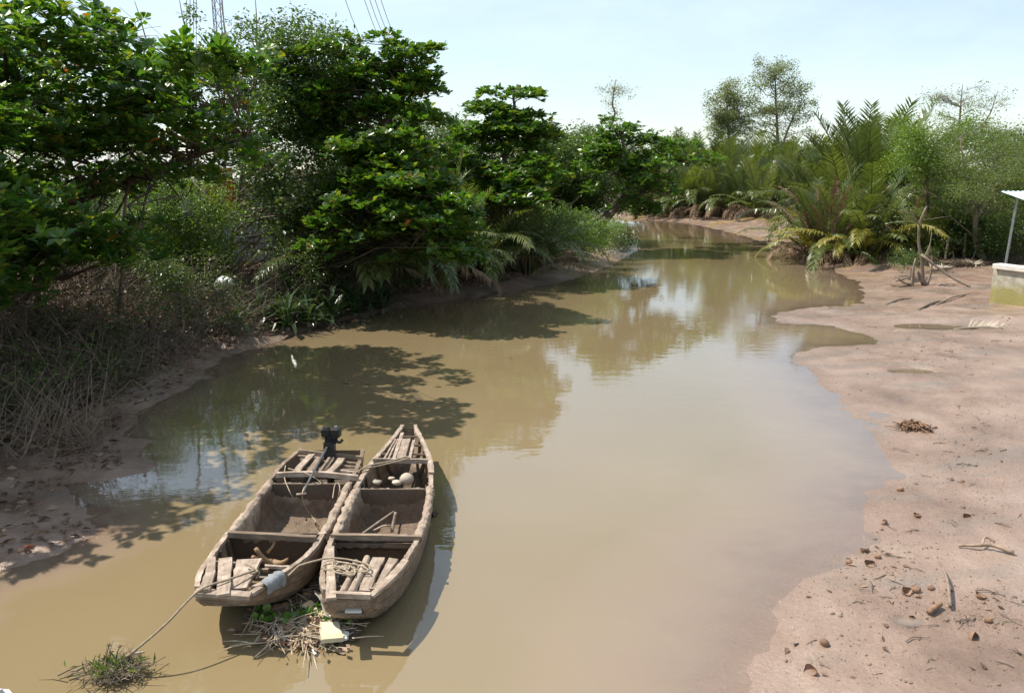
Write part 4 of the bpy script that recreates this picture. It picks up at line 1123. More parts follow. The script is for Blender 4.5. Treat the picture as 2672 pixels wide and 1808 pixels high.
for pts, r0, r1 in (([(0, 0, -.1), (.02, 0, .35), (0, 0, .7), (.05, 0, 1.1)], .08, .03), ([(0, 0, .1), (-.35, -.05, .18), (-.55, 0, .35), (-.7, .05, .3)], .05, .015), ([(-.1, 0, .05), (-.5, -.1, .04), (-.8, 0, .1), (-.75, .1, .22)], .04, .015), ([(0, 0, .2), (.3, -.1, .25), (.5, -.1, .12)], .06, .02)):
    mb = MB(); mb.tube(curve(pts, 8), np.linspace(r0, r1, 8), 6); mb.build('root', M['bark_pale'], r, True)
LOGS = [(1750, 563, 1830, 560, .09, 'grey driftwood log lying along the water under the withered palms'), (2035, 640, 2080, 637, .06, 'short dark log on the mud by the small shrub'), (2010, 688, 2070, 675, .035, 'long thin driftwood stick by the root stump'),
        (2085, 700, 2150, 680, .045, 'curved driftwood branch below the dead tree'), (2125, 690, 2200, 668, .04, 'crooked driftwood limb close to the concrete wall')]
for (x0, y0, x1, y1, rr, lab) in LOGS:
    a, c = gp(x0, y0), gp(x1, y1)
    m_ = (a + c) / 2 + np.array([0, g.normal(0, .1), .06])
    stick('driftwood', lab, [a + np.array([0, 0, rr]), m_ + np.array([0, 0, rr]), c + np.array([0, 0, rr * .7])], rr, rr * .5, 'bark_pale', 'driftwood', 'driftwood on the mudflat')
# fallen fronds
for k, (vx, vy, rz_, s, m_, lab) in enumerate([(2165, 742, -.12, .42, 0, 'bleached dead palm frond lying in the shallow pool'), (2100, 622, .5, .45, 0, 'dry pale palm frond lying at the stakes'), (2160, 612, .2, .5, 1, 'withered brown frond heaped by the concrete wall'), (2235, 604, 3.0, .5, 0, 'pale withered frond on the heap by the hut'),
        (2180, 600, 2.6, .5, 1, 'brown frond lying across the stakes by the mangrove'), (1905, 577, 3.5, .5, 1, 'dead frond trailing on the mud under the yellowing palms'), (1825, 566, 2.9, .7, 1, 'brown dead frond fanned over the bank mud'), (2215, 612, 1.2, .45, 0, 'short bleached frond between the stakes and the wall')]):
    p = gp(vx, vy)
    o = lobj('fallen_frond', FR['fallen'][m_], None, p + np.array([0, 0, .07]), (R(5), 0, rz_), s * 2.2); tag(o, lab, 'frond', 'fallen fronds on the mud')
# ------------------------------------------------------------------ the two mud boats
def wood_mat(name, c0, c1, c2, rough=.75, stretch=(9, 1.1, 9), grime=.35):
    m, n, l, out = new_mat(name)
    a = noise(n, l, 4, 6, .65, stretch=stretch)
    rp = ramp(n, [(.25, c0), (.5, c1), (.75, c2)])
    l.new(a.outputs['Fac'], rp.inputs['Fac'])
    q = noise(n, l, 5.5, 6, .7)
    qr = ramp(n, [(.40, 0.0), (.62, grime)])
    l.new(q.outputs['Fac'], qr.inputs['Fac'])
    mm = n.new('ShaderNodeMixRGB'); mm.inputs['Color2'].default_value = (.15, .108, .075, 1)
    l.new(qr.outputs['Color'], mm.inputs['Fac']); l.new(rp.outputs['Color'], mm.inputs['Color1'])
    oi = n.new('ShaderNodeObjectInfo'); mr = n.new('ShaderNodeMapRange')
    mr.inputs['To Min'].default_value = .78; mr.inputs['To Max'].default_value = 1.15
    l.new(oi.outputs['Random'], mr.inputs['Value'])
    hv = n.new('ShaderNodeHueSaturation'); l.new(mr.outputs[0], hv.inputs['Value']); l.new(mm.outputs['Color'], hv.inputs['Color'])
    p = principled(n, rough=rough, spec=.3)
    l.new(hv.outputs['Color'], p.inputs['Base Color'])
    b2 = noise(n, l, 9, 6, .7, stretch=stretch)
    b = bump(n, l, b2.outputs['Fac'], .35, .004); l.new(b.outputs[0], p.inputs['Normal'])
    l.new(p.outputs[0], out.inputs['Surface'])
    return m
M['wood'] = wood_mat('weathered board', (.22, .16, .118), (.43, .335, .262), (.60, .50, .41), grime=.7)
M['hull'] = wood_mat('old hull timber', (.12, .085, .058), (.25, .185, .13), (.40, .31, .225), stretch=(6, .9, 12), grime=.8)
def waterline(m):
    n, l = m.node_tree.nodes, m.node_tree.links
    p = [q for q in n if q.type == 'BSDF_PRINCIPLED'][0]
    src = p.inputs['Base Color'].links[0].from_socket
    g_ = n.new('ShaderNodeNewGeometry'); sx = n.new('ShaderNodeSeparateXYZ'); l.new(g_.outputs['Position'], sx.inputs[0])
    q = noise(n, l, 6, 5, .65, coord='World')
    ma = n.new('ShaderNodeMath'); ma.operation = 'MULTIPLY_ADD'; ma.inputs[1].default_value = -.16; l.new(q.outputs['Fac'], ma.inputs[0]); l.new(sx.outputs['Z'], ma.inputs[2])
    mr = n.new('ShaderNodeMapRange'); mr.inputs['From Min'].default_value = .0; mr.inputs['From Max'].default_value = .07; mr.inputs['To Min'].default_value = .85; mr.inputs['To Max'].default_value = 0
    l.new(ma.outputs[0], mr.inputs['Value'])
    mx_ = n.new('ShaderNodeMixRGB'); mx_.inputs['Color2'].default_value = (.055, .042, .028, 1)
    l.new(mr.outputs[0], mx_.inputs['Fac']); l.new(src, mx_.inputs['Color1']); l.new(mx_.outputs['Color'], p.inputs['Base Color'])
waterline(M['hull'])
M['hull_in'] = wood_mat('dark inner timber', (.07, .05, .036), (.12, .085, .06), (.17, .125, .09), grime=.4)
def caked_mud_mat():
    m, n, l, out = new_mat('caked grey mud')
    a = noise(n, l, 9, 6, .65); dry = ramp(n, [(.28, (.20, .145, .105)), (.5, (.34, .26, .195)), (.72, (.45, .36, .28))])
    wetr = ramp(n, [(.28, (.10, .068, .045)), (.5, (.165, .115, .078)), (.72, (.225, .16, .11))])
    l.new(a.outputs['Fac'], dry.inputs['Fac']); l.new(a.outputs['Fac'], wetr.inputs['Fac'])
    at = n.new('ShaderNodeAttribute'); at.attribute_name = 'moist'
    mm = n.new('ShaderNodeMixRGB'); l.new(at.outputs['Fac'], mm.inputs['Fac']); l.new(dry.outputs['Color'], mm.inputs['Color1']); l.new(wetr.outputs['Color'], mm.inputs['Color2'])
    p = principled(n, rough=.6, spec=.4); l.new(mm.outputs['Color'], p.inputs['Base Color'])
    mr = n.new('ShaderNodeMapRange'); mr.inputs['To Min'].default_value = .8; mr.inputs['To Max'].default_value = .38
    l.new(at.outputs['Fac'], mr.inputs['Value']); l.new(mr.outputs[0], p.inputs['Roughness'])
    bb = noise(n, l, 34, 7, .7); b = bump(n, l, bb.outputs['Fac'], .9, .02); l.new(b.outputs[0], p.inputs['Normal'])
    l.new(p.outputs[0], out.inputs['Surface'])
    return m
M['driedmud'] = caked_mud_mat()
M['iron'] = rough_mat('oily black iron', (.008, .008, .009), (.03, .027, .025), 14, .5, .35, .4, .004)
M['rope'] = rough_mat('rope fibre', (.22, .17, .115), (.42, .34, .25), 40, .85, .2, .6, .003)

def plank(parent, name, p0, p1, w0, w1, th, mat, seed, bend=0.0, up=(0, 0, 1), arch=0.0):
    """board from p0 to p1 with uneven sawn edges"""
    g2 = np.random.default_rng(seed)
    p0, p1 = np.asarray(p0, float), np.asarray(p1, float)
    d = nrmz(p1 - p0); up = np.asarray(up, float)
    s = nrmz(np.cross(d, up)); u = np.cross(s, d)
    n = 9; rows = []
    for k, t in enumerate(np.linspace(0, 1, n)):
        w = (w0 * (1 - t) + w1 * t) / 2
        c = p0 * (1 - t) + p1 * t + s * bend * math.sin(math.pi * t) + u * arch * math.sin(math.pi * t)
        l_, r_ = w * (1 + g2.normal(0, .05)), w * (1 + g2.normal(0, .05))
        zt = g2.normal(0, .0015)
        e = d * g2.normal(0, .008) if k in (0, n - 1) else 0
        e2 = d * g2.normal(0, .008) if k in (0, n - 1) else 0
        rows += [c - s * l_ + e, c - s * (l_ - .006) + u * (th + zt) + e, c + s * (r_ - .006) + u * (th + zt) + e2, c + s * r_ + e2]
    mb = MB(); o0 = p0.copy()
    # local frame: Y along the board so the grain follows it
    B = np.stack([s, d, u], 1)
    v = (np.array(rows) - o0) @ B
    f = [[i * 4 + j, i * 4 + (j + 1) % 4, (i + 1) * 4 + (j + 1) % 4, (i + 1) * 4 + j] for i in range(n - 1) for j in range(4)]
    f += [[3, 2, 1, 0], [(n - 1) * 4, (n - 1) * 4 + 1, (n - 1) * 4 + 2, (n - 1) * 4 + 3]]
    mb.add(v, None, f)
    o = mb.build(name, mat)
    o.matrix_world = Matrix(((B[0][0], B[0][1], B[0][2], o0[0]), (B[1][0], B[1][1], B[1][2], o0[1]), (B[2][0], B[2][1], B[2][2], o0[2]), (0, 0, 0, 1)))
    if parent is not None:
        mw = o.matrix_world.copy(); o.parent = parent
        o.matrix_parent_inverse = Matrix.Translation(-Vector(parent.location)); o.matrix_basis = mw
    return o
def bar(parent, name, pts, r0, r1, mat, sides=6, n=10, loc=None):
    loc = np.array(parent.location) if parent is not None else np.zeros(3)
    mb = MB(); p = curve(pts, n)
    mb.tube(p - loc, np.linspace(r0, r1, n), sides)
    return mb.build(name, mat, parent, True)

class Boat:
    def __init__(self, name, label, st, origin):
        self.root = empty(name, origin); tag(self.root, label, 'boat')
        self.o = np.array(origin, float)
        st = np.array(st, float)
        n = 64
        self.S = curve(st, n)            # y, xl, xr, zg, zb, k
        self.S = self.S[np.argsort(self.S[:, 0])]
    def sec(self, y):
        return [float(np.interp(y, self.S[:, 0], self.S[:, k])) for k in range(1, 6)]
    def prof(self, y, off, lift=0.0, top=0.0):
        xl, xr, zg, zb, k = self.sec(y)
        c, h = (xl + xr) / 2, (xr - xl) / 2 - off
        zb2 = zb + off + lift; H_ = zg + top - zb2
        P = [(-1, 1), (-.985, .80), (-.955, .55), (-.90, .30), (-.72 * k, .04), (-.36 * k, .0), (0, 0), (.36 * k, .0), (.72 * k, .04), (.90, .30), (.955, .55), (.985, .80), (1, 1)]
        return np.array([(c + u * h, y, zb2 + w * H_) for u, w in P])
    def hull(self):
        ys = self.S[:, 0]; rows = []
        for y in ys:
            rows.append(np.vstack([self.prof(y, 0), self.prof(y, .026)[::-1]]))
        A = np.array(rows); n, m, _ = A.shape
        v = A.reshape(-1, 3) - self.o
        i = np.arange(n - 1)[:, None] * m; j = np.arange(m)[None]; j2 = (j + 1) % m
        f = np.stack([i + j, i + m + j, i + m + j2, i + j2], -1).reshape(-1, 4)
        # end boards close bow and stern
        h = m // 2
        caps = []
        for e, fl in ((0, False), (n - 1, True)):
            for q in range(h // 2):
                quad = [e * m + q, e * m + q + 1, e * m + h - 2 - q, e * m + h - 1 - q]
                if len(set(quad)) == 4: caps.append(quad if fl else quad[::-1])
        mb = MB(); mb.add(v, None, np.vstack([f, np.array(caps)]))
        o = mb.build('hull', M['hull'], self.root)
        # planking: overlapping side boards with open seams
        for side in (0, 1):
            for j in range(4):
                rows = []; g2 = np.random.default_rng(j * 7 + side)
                for y in ys:
                    P = self.prof(y, 0)
                    if side: P = P[::-1]
                    a, c = P[j], P[j + 1]
                    n2 = np.array([-(c - a)[2], 0, (c - a)[0]]); n2 = n2 / (np.linalg.norm(n2) + 1e-9)
                    xl, xr = self.sec(y)[:2]
                    if (a + n2)[0] * (1 if side else -1) < a[0] * (1 if side else -1): n2 = -n2
                    a2, c2 = a * .97 + c * .03, a * .05 + c * .95
                    k = .007 + .0015 * g2.normal()
                    rows += [a2, a2 + n2 * k, c2 + n2 * (k + .004), c2]
                vv = np.array(rows) - self.o
                ff = [[i * 4 + q, i * 4 + q + 1, (i + 1) * 4 + q + 1, (i + 1) * 4 + q] for i in range(n - 1) for q in range(3)] + [[3, 2, 1, 0], [n * 4 - 4, n * 4 - 3, n * 4 - 2, n * 4 - 1]]
                sb = MB(); sb.add(vv, None, ff); sb.build('side_plank', M['hull'], o)
        return o
    def rail(self, side, y0, y1, mat, w=.055, th=.035, name='gunwale'):
        ys = np.linspace(y0, y1, 26); rows = []; g2 = np.random.default_rng(int(y0 * 31) + (side > 0))
        for y in ys:
            xl, xr, zg, zb, k = self.sec(y)
            x = xl if side < 0 else xr
            x0, x1 = x + side * .016, x - side * (w - .016)
            j = g2.normal(0, .003, 3)
            rows += [(x0 + j[0], y, zg - .012), (x0 + j[0], y, zg + th + j[2]), (x1 + j[1], y, zg + th + j[2]), (x1 + j[1], y, zg - .012)]
        v = np.array(rows) - self.o; n = len(ys)
        f = [[i * 4 + j, i * 4 + (j + 1) % 4, (i + 1) * 4 + (j + 1) % 4, (i + 1) * 4 + j] for i in range(n - 1) for j in range(4)]
        f += [[3, 2, 1, 0], [n * 4 - 4, n * 4 - 3, n * 4 - 2, n * 4 - 1]]
        mb = MB(); mb.add(v, None, f); return mb.build(name, mat, self.root)
    def bulkhead(self, y, top, th=.03, mat=None, name='bulkhead', drop=0.0):
        P0, P1 = self.prof(y - th / 2, .024, 0, top), self.prof(y + th / 2, .024, 0, top)
        m = len(P0); v = np.vstack([P0, P1]) - self.o
        f = [[j, j + 1, m + j + 1, m + j] for j in range(m - 1)] + [[0, m, 2 * m - 1, m - 1]]
        for q in range(m // 2):
            a = [q, q + 1, m - 2 - q, m - 1 - q]
            if len(set(a)) == 4: f += [a, [m + x for x in a[::-1]]]
        mb = MB(); mb.add(v, None, f); return mb.build(name, mat or M['hull_in'], self.root)
    def rib(self, y, mat=None, w=.035):
        P0, P1 = self.prof(y, .024), self.prof(y, .062)
        for sl in (slice(0, 5), slice(8, 13)):
            a, c = P0[sl], P1[sl]; n = len(a)
            d = np.array([0, w / 2, 0])
            v = np.vstack([np.stack([a - d, a + d, c + d, c - d], 1).reshape(-1, 3)]) - self.o
            f = [[i * 4 + j, i * 4 + (j + 1) % 4, (i + 1) * 4 + (j + 1) % 4, (i + 1) * 4 + j] for i in range(n - 1) for j in range(4)] + [[3, 2, 1, 0], [n * 4 - 4, n * 4 - 3, n * 4 - 2, n * 4 - 1]]
            mb = MB(); mb.add(v, None, f); mb.build('rib', mat or M['hull_in'], self.root)
    def mud(self, y0, y1, seed, floor=.10, rim=.05):
        """caked mud lining of the hold: up one side, over both rims, end walls included"""
        ny, per = 140, 110
        ys = np.linspace(y0, y1, ny); rows = []
        for y in ys:
            xl, xr, zg, zb, k = self.sec(y)
            e = min(1.0, (y - y0) / .16, (y1 - y) / .16); e = max(0, e); e = e * e * (3 - 2 * e)
            P = self.prof(y, .035, floor)
            ends = [(xl - .018, y, zg - .06), (xl - .022, y, zg + .028), (xl + .03, y, zg + rim), (xl + .075, y, zg + .02)]
            ends2 = [(xr - .075, y, zg + .02), (xr - .03, y, zg + rim), (xr + .022, y, zg + .028), (xr + .018, y, zg - .06)]
            mid = P[2:-2].copy(); mid[:, 0] = (mid[:, 0] - (xl + xr) / 2) * .955 + (xl + xr) / 2
            mid[:, 2] = mid[:, 2] * e + (zg + .005) * (1 - e)      # floor climbs the end walls
            Q = np.vstack([ends, mid, ends2])
            s = np.concatenate([[0], np.cumsum(np.linalg.norm(np.diff(Q, axis=0), axis=1))])
            rows.append(np.stack([np.interp(np.linspace(0, s[-1], per), s, Q[:, c]) for c in range(3)], 1))
        A = np.array(rows)
        nrm = nrmz(np.cross(np.gradient(A, axis=1), np.gradient(A, axis=0)))
        if nrm[ny // 2, per // 2, 2] < 0: nrm = -nrm
        sidx = np.linspace(0, 1, per)[None, :] * 3.0 + 0 * A[..., 0]
        big = fbm(sidx * 2.2 + seed, A[..., 1] * 3.0, seed, 3); fine = fbm(sidx * 8 + A[..., 1] * 5 + seed, A[..., 1] * 8.3 - sidx * 5, seed + 5, 5)
        rimw = np.clip((A[..., 2] - .34) / .1, 0, 1)
        A = A + nrm * (big * .018 + fine * (.016 + .010 * rimw))[..., None]
        i = np.arange(ny - 1)[:, None] * per; j = np.arange(per - 1)[None]
        f = np.stack([i + j, i + j + 1, i + per + j + 1, i + per + j], -1).reshape(-1, 4)
        mb = MB(); mb.add(A.reshape(-1, 3) - self.o, None, f)
        o = mb.build('caked_mud', M['driedmud'], self.root, True); o['kind'] = 'stuff'
        at_ = o.data.attributes.new('moist', 'FLOAT', 'POINT')
        zz = A[..., 2].ravel() + .25 * fbm(A[..., 0].ravel() * 5, A[..., 1].ravel() * 5, seed + 9, 3)
        at_.data.foreach_set('value', (1 - sstep(.22, .43, zz)).astype(np.float32))
        return o
    def puddle(self, y, rx, ry, z, dx=0.0):
        xl, xr, zg, zb, k = self.sec(y)
        a = np.arange(28) / 28 * 6.283
        rr = 1 + .12 * np.sin(3 * a + 1) + .08 * np.sin(5 * a)
        c = np.array([(xl + xr) / 2 + dx, y, z])
        v = np.vstack([c + np.stack([rx * rr * np.cos(a), ry * rr * np.sin(a), 0 * a], 1), [c]]) - self.o
        kk = np.arange(28)
        o = lobj('bilge_puddle', np_mesh('bilge_puddle', v, [np.stack([kk, (kk + 1) % 28, np.full(28, 28)], 1)], M['water'], True, vattr={'depth': np.concatenate([np.full(28, .02), [.2]])}), self.root)
        return o

# ---- boat with the long-tail motor
b1 = Boat('sampan', 'weathered wooden sampan with mud-caked hold and a long-tail motor on its stern',
          [(6.98, -3.06, -2.55, .50, .36, .95), (7.35, -3.17, -2.33, .48, .17, .95), (7.8, -3.215, -2.17, .455, .0, 1), (8.35, -3.235, -2.125, .44, -.08, 1), (8.8, -3.235, -2.115, .435, -.1, 1), (9.6, -3.235, -2.115, .44, -.1, 1),
           (10.3, -3.21, -2.12, .46, -.06, 1), (10.75, -3.14, -2.14, .475, .0, 1), (11.0, -3.08, -2.17, .49, .08, .95)], (-2.66, 9.0, 0))
r1 = b1.root
b1.hull()
for s in (-1, 1):
    b1.rail(s, 7.05, 8.36, M['wood']); b1.rail(s, 9.82, 10.98, M['hull'])
for y in (7.62, 7.95, 8.2): b1.rib(y)
for y in (10.0, 10.45): b1.rib(y)
b1.bulkhead(8.36, .02); b1.bulkhead(9.80, .02)
b1.mud(8.30, 9.86, 3); b1.puddle(8.72, .22, .14, .062, .13)
W_ = M['wood']
plank(r1, 'bow_lip', onz(511, 1549, .53), onz(652, 1558, .53), .11, .11, .035, W_, 1)
plank(r1, 'bow_lip', onz(513, 1556, .49), onz(650, 1566, .49), .07, .07, .034, M['hull'], 2)
plank(r1, 'bow_lip', onz(515, 1564, .44), onz(648, 1574, .44), .06, .06, .036, M['hull'], 3)
plank(r1, 'deck_plank', onz(532, 1545, .565), onz(553, 1458, .50), .12, .085, .026, W_, 4, .018)
plank(r1, 'deck_plank', onz(583, 1556, .572), onz(588, 1459, .515), .125, .15, .024, W_, 5)
plank(r1, 'deck_plank', onz(621, 1540, .50), onz(652, 1464, .50), .16, .27, .026, W_, 6)
plank(r1, 'deck_plank', onz(655, 1552, .51), onz(735, 1506, .485), .07, .10, .026, W_, 7, -.01)
for k, (x0, x1, y) in enumerate([(545, 700, 1486), (530, 700, 1507), (532, 690, 1525), (690, 765, 1480), (552, 640, 1470)]):
    plank(r1, 'batten', onz(x0, y, .44), onz(x1, y + 4, .44), .045, .045, .028, M['hull'] if k != 3 else W_, 10 + k)
plank(r1, 'thwart', onz(597, 1399, .47), onz(828, 1411, .47), .07, .07, .06, M['hull'], 20)
plank(r1, 'thwart', onz(722, 1244, .49), onz(934, 1252, .49), .06, .06, .065, M['wood'], 21, 0, (0, 0, 1), .03)
plank(r1, 'stern_beam', onz(779, 1181, .50), onz(946, 1199, .50), .05, .05, .05, M['hull'], 22)
for k, (xa, ya, xb, yb, w) in enumerate([(774, 1232, 814, 1188, .10), (806, 1233, 835, 1194, .085), (837, 1233, 864, 1197, .10), (857, 1235, 891, 1197, .11)]):
    plank(r1, 'stern_board', onz(xa, ya, .52), onz(xb, yb, .52), w, w * 1.05, .022, M['hull'] if k in (1, 2) else W_, 24 + k, .01 * (k - 1))
for k, (xa, xb, y) in enumerate([(775, 845, 1190), (880, 942, 1205), (880, 940, 1215), (876, 936, 1228), (770, 935, 1222), (785, 860, 1200)]):
    plank(r1, 'slat', onz(xa, y, .47), onz(xb, y + 6, .47), .04, .05, .02, M['hull'] if k != 3 else W_, 34 + k)
# motor
M['darksteel'] = plain('worn dark steel', (.12, .12, .125), .5, .5, .3)
mt = empty('longtail_motor', onz(858, 1198, .5)); tag(mt, 'black oily long-tail boat motor with a long steel tiller', 'motor')
mo = np.array(mt.location)
def ebox(name, c, s, parent=mt, rot=None, mat=None, bev=.012):
    """box with bevelled edges"""
    x, y, z = np.array(s) / 2.0; q = []
    for sz, ins in ((-z, bev), (-z + bev, 0), (z - bev, 0), (z, bev)):
        xx, yy = x - ins, y - ins
        q += [(-xx + bev, -yy, sz), (xx - bev, -yy, sz), (xx, -yy + bev, sz), (xx, yy - bev, sz), (xx - bev, yy, sz), (-xx + bev, yy, sz), (-xx, yy - bev, sz), (-xx, -yy + bev, sz)]
    v = np.array(q)
    if rot is not None: v = v @ np.array(rot).T
    mb = MB(); f = [[r * 8 + j, r * 8 + (j + 1) % 8, (r + 1) * 8 + (j + 1) % 8, (r + 1) * 8 + j] for r in range(3) for j in range(8)]
    f4 = f + [[7, 6, 1, 0], [6, 5, 2, 1], [5, 4, 3, 2], [24, 25, 30, 31], [25, 26, 29, 30], [26, 27, 28, 29]]
    mb.add(v + np.array(c), None, f4); return mb.build(name, mat or M['iron'], parent)
ebox('crankcase', (.0, .08, .12), (.15, .15, .24), rot=rotx(-.15))
eb = ebox('air_filter', (-.045, .10, .37), (.125, .12, .12), rot=rotz(.1))
ebox('filter_cap', (-.045, .10, .4375), (.10, .095, .016), eb)
eb = ebox('fuel_tank', (.098, .10, .365), (.125, .13, .13), rot=rotz(-.08))
mb = MB(); mb.tube([(.098, .10, .43), (.098, .10, .455)], .022, 10); mb.build('filler_cap', M['steel'], eb)
ebox('cylinder', (.03, .09, .265), (.13, .11, .10))
for k in range(5):
    ebox('cooling_fin', (.03, .09, .225 + k * .02), (.16, .14, .007), bev=.002)
mb = MB(); mb.tube(curve([(.08, .05, .26), (.16, .03, .24), (.20, .05, .28)], 8), .02, 8); mb.build('exhaust', M['iron'], mt, True)
mb = MB(); mb.tube([(0, .06, -.42), (0, .06, 0), (0, .07, .08)], [.05, .06, .07], 10); mb.build('mount_post', M['iron'], mt, True)
tend = onz(789, 1288, .56) - mo
mb = MB(); mb.tube(curve([(-.02, .0, .17), tuple(np.array([-.02, 0, .17]) * .5 + tend * .5 + np.array([0, 0, .01])), tuple(tend)], 10), np.linspace(.020, .014, 10), 8); mb.build('tiller', M['darksteel'], mt, True)
mb = MB(); mb.tube([tuple(tend + np.array([-.07, -.02, 0])), tuple(tend + np.array([.05, .01, .0]))], .012, 6); mb.build('tiller_grip', M['wood'], mt, True)
mb = MB(); mb.tube(curve([(0, .14, .1), (.02, .5, -.1), (.03, 1.3, -.62)], 8), .018, 8); mb.build('propeller_shaft', M['iron'], mt, True)

# ---- second boat
b2 = Boat('sampan', 'weathered wooden sampan with mud-caked hold, tapered far end and loose logs on deck',
          [(6.98, -1.80, -1.36, .50, .29, .8), (7.1, -1.87, -1.29, .49, .15, .85), (7.45, -1.945, -1.17, .47, .0, .9), (7.83, -2.0, -1.09, .455, -.06, 1), (8.3, -2.025, -1.03, .445, -.1, 1), (9.0, -2.035, -1.005, .44, -.12, 1), (9.6, -2.035, -1.03, .445, -.1, 1),
           (10.2, -2.0, -1.10, .46, -.06, 1), (10.8, -1.92, -1.19, .475, 0, .95), (11.3, -1.83, -1.32, .49, .1, .9), (11.9, -1.74, -1.51, .53, .25, .85)], (-1.54, 9.2, 0))
r2 = b2.root
b2.hull()
for s in (-1, 1):
    b2.rail(s, 7.0, 8.26, M['wood']); b2.rail(s, 9.62, 11.95, M['wood'], .06, .04)
for y in (7.6, 7.9, 8.12, 9.85, 10.05, 10.6, 11.0, 11.4): b2.rib(y, M['hull'] if y < 8 else None)
b2.bulkhead(8.27, .0); b2.bulkhead(9.62, .02)
b2.mud(8.22, 9.68, 9); b2.puddle(8.75, .16, .25, .055, .02)
# nose: end board with a ledge
plank(r2, 'transom_beam', onz(860, 1556, .52), onz(968, 1560, .52), .06, .06, .05, M['wood'], 40)
plank(r2, 'transom_cap', onz(866, 1567, .475), onz(962, 1570, .475), .05, .05, .03, M['hull'], 41)
plank(r2, 'nose_ledge', onz(884, 1597, .28), onz(948, 1600, .28), .10, .10, .022, M['hull'], 42)
plank(r2, 'deck_plank', onz(864, 1564, .545), onz(863, 1430, .525), .10, .085, .026, W_, 43)
plank(r2, 'deck_plank', onz(876, 1520, .49), onz(888, 1470, .49), .045, .055, .02, W_, 44)
plank(r2, 'deck_plank', onz(951, 1546, .50), onz(988, 1458, .50), .12, .145, .024, W_, 45, -.008)
plank(r2, 'deck_plank', onz(986, 1530, .49), onz(1027, 1462, .49), .06, .115, .024, W_, 46)
plank(r2, 'deck_plank', onz(968, 1557, .535), onz(1058, 1465, .51), .075, .085, .026, W_, 47, .03)
for k, y in enumerate((1535, 1505, 1478)):
    plank(r2, 'batten', onz(872, y, .45), onz(1005, y + 3, .45), .04, .04, .028, M['hull'], 50 + k)
for nm, a, c, rr in (('log', (894, 1546), (929, 1466), .036), ('log', (916, 1548), (958, 1455), .040)):
    lg = MB(); p = curve([onz(*a, .51), (onz(*a, .52) + onz(*c, .52)) / 2 + np.array([.012, 0, .008]), onz(*c, .53)], 10); lg.tube(p - p[0], np.linspace(rr * 1.05, rr * .9, 10) * (1 + g.normal(0, .04, 10)), 9)
    o = lg.build('log', M['wood'], None, True); o.location = p[0]; tag(o, 'round grey log lying on the deck beams under the rope coil', 'log', 'logs on the tapered sampan')
plank(r2, 'thwart', onz(866, 1405, .46), onz(1096, 1410, .46), .06, .06, .06, M['hull'], 55)
for k in range(7):
    x = 880 + k * 30
    plank(r2, 'bulkhead_board', onz(x, 1449, .1), onz(x, 1424, .38), .095, .095, .02, M['hull_in'], 60 + k, up=(0, -1, 0))
plank(r2, 'beam', onz(870, 1424, .36), onz(1085, 1428, .36), .05, .05, .05, M['hull'], 68)
plank(r2, 'thwart', onz(972, 1206, .50), onz(1116, 1208, .50), .05, .05, .06, M['wood'], 70)
for k, (xa, ya, xb, yb, w) in enumerate([(1002, 1200, 1032, 1148, .035), (1012, 1201, 1038, 1148, .03), (1027, 1201, 1050, 1131, .06), (1046, 1197, 1061, 1147, .13), (1069, 1198, 1080, 1150, .05)]):
    plank(r2, 'stern_board', onz(xa, ya, .54), onz(xb, yb, .56), w, w, .02, W_, 72 + k)
for k, (xa, xb, y) in enumerate([(1034, 1092, 1140), (1010, 1105, 1163), (988, 1112, 1186)]):
    plank(r2, 'batten', onz(xa, y, .49), onz(xb, y + 1, .49), .03, .03, .02, M['hull'], 80 + k)
plank(r2, 'gunwale_patch', onz(1125, 1236, .50), onz(1114, 1180, .515), .085, .07, .03, W_, 84, .02)
plank(r2, 'gunwale_patch', onz(1114, 1180, .515), onz(1085, 1127, .57), .07, .05, .032, W_, 85, .02)
# cargo in the holds
def loose(o, label, cat, group=None): return tag(o, label, cat, group)
M['jug'] = rough_mat('scuffed pale jug', (.42, .35, .27), (.58, .50, .40), 9, .6, .3, .3, .006)
o = blob('round_jug', M['jug'], onz(1061, 1250, .36), (.10, .095, .085), 5, rough=.12); loose(o, 'round pale clay jug behind the mud hold of the tapered sampan', 'jug')
for k, (x, y, s) in enumerate([(1035, 1259, .05), (982, 1258, .06), (1022, 1248, .035)]):
    o = blob('float', M['jug'], onz(x, y, .34), (s * 1.3, s, s * .7), 15 + k, rough=.4); loose(o, ['small pale lump next to the round jug', 'flat pale lump by the rope-side gunwale', 'tiny pale lump behind the mud rim'][k], 'lump')
for k, (a, za, c, zc, r0, lab) in enumerate([((947, 1391), .45, (1034, 1330), .16, .014, 'long thin handle stick leaning in the mud hold'), ((1022, 1388), .10, (1033, 1336), .30, .024, 'short upright board stuck in the mud hold'), ((975, 1384), .12, (1030, 1372), .12, .013, 'crooked stick lying on the hold floor')]):
    p0, p1 = onz(*a, za), onz(*c, zc)
    st = stick('hold_stick', lab, [p0, (p0 + p1) / 2 + np.array([0, .01, .03 * (k == 2)]), p1], r0, r0 * .85, 'wood', 'stick')
p0, p1 = onz(667, 1430, .46), onz(716, 1474, .22)
r = empty('driftwood_root', p1); tag(r, 'forked orange-brown driftwood lying across the open bow compartment', 'driftwood')
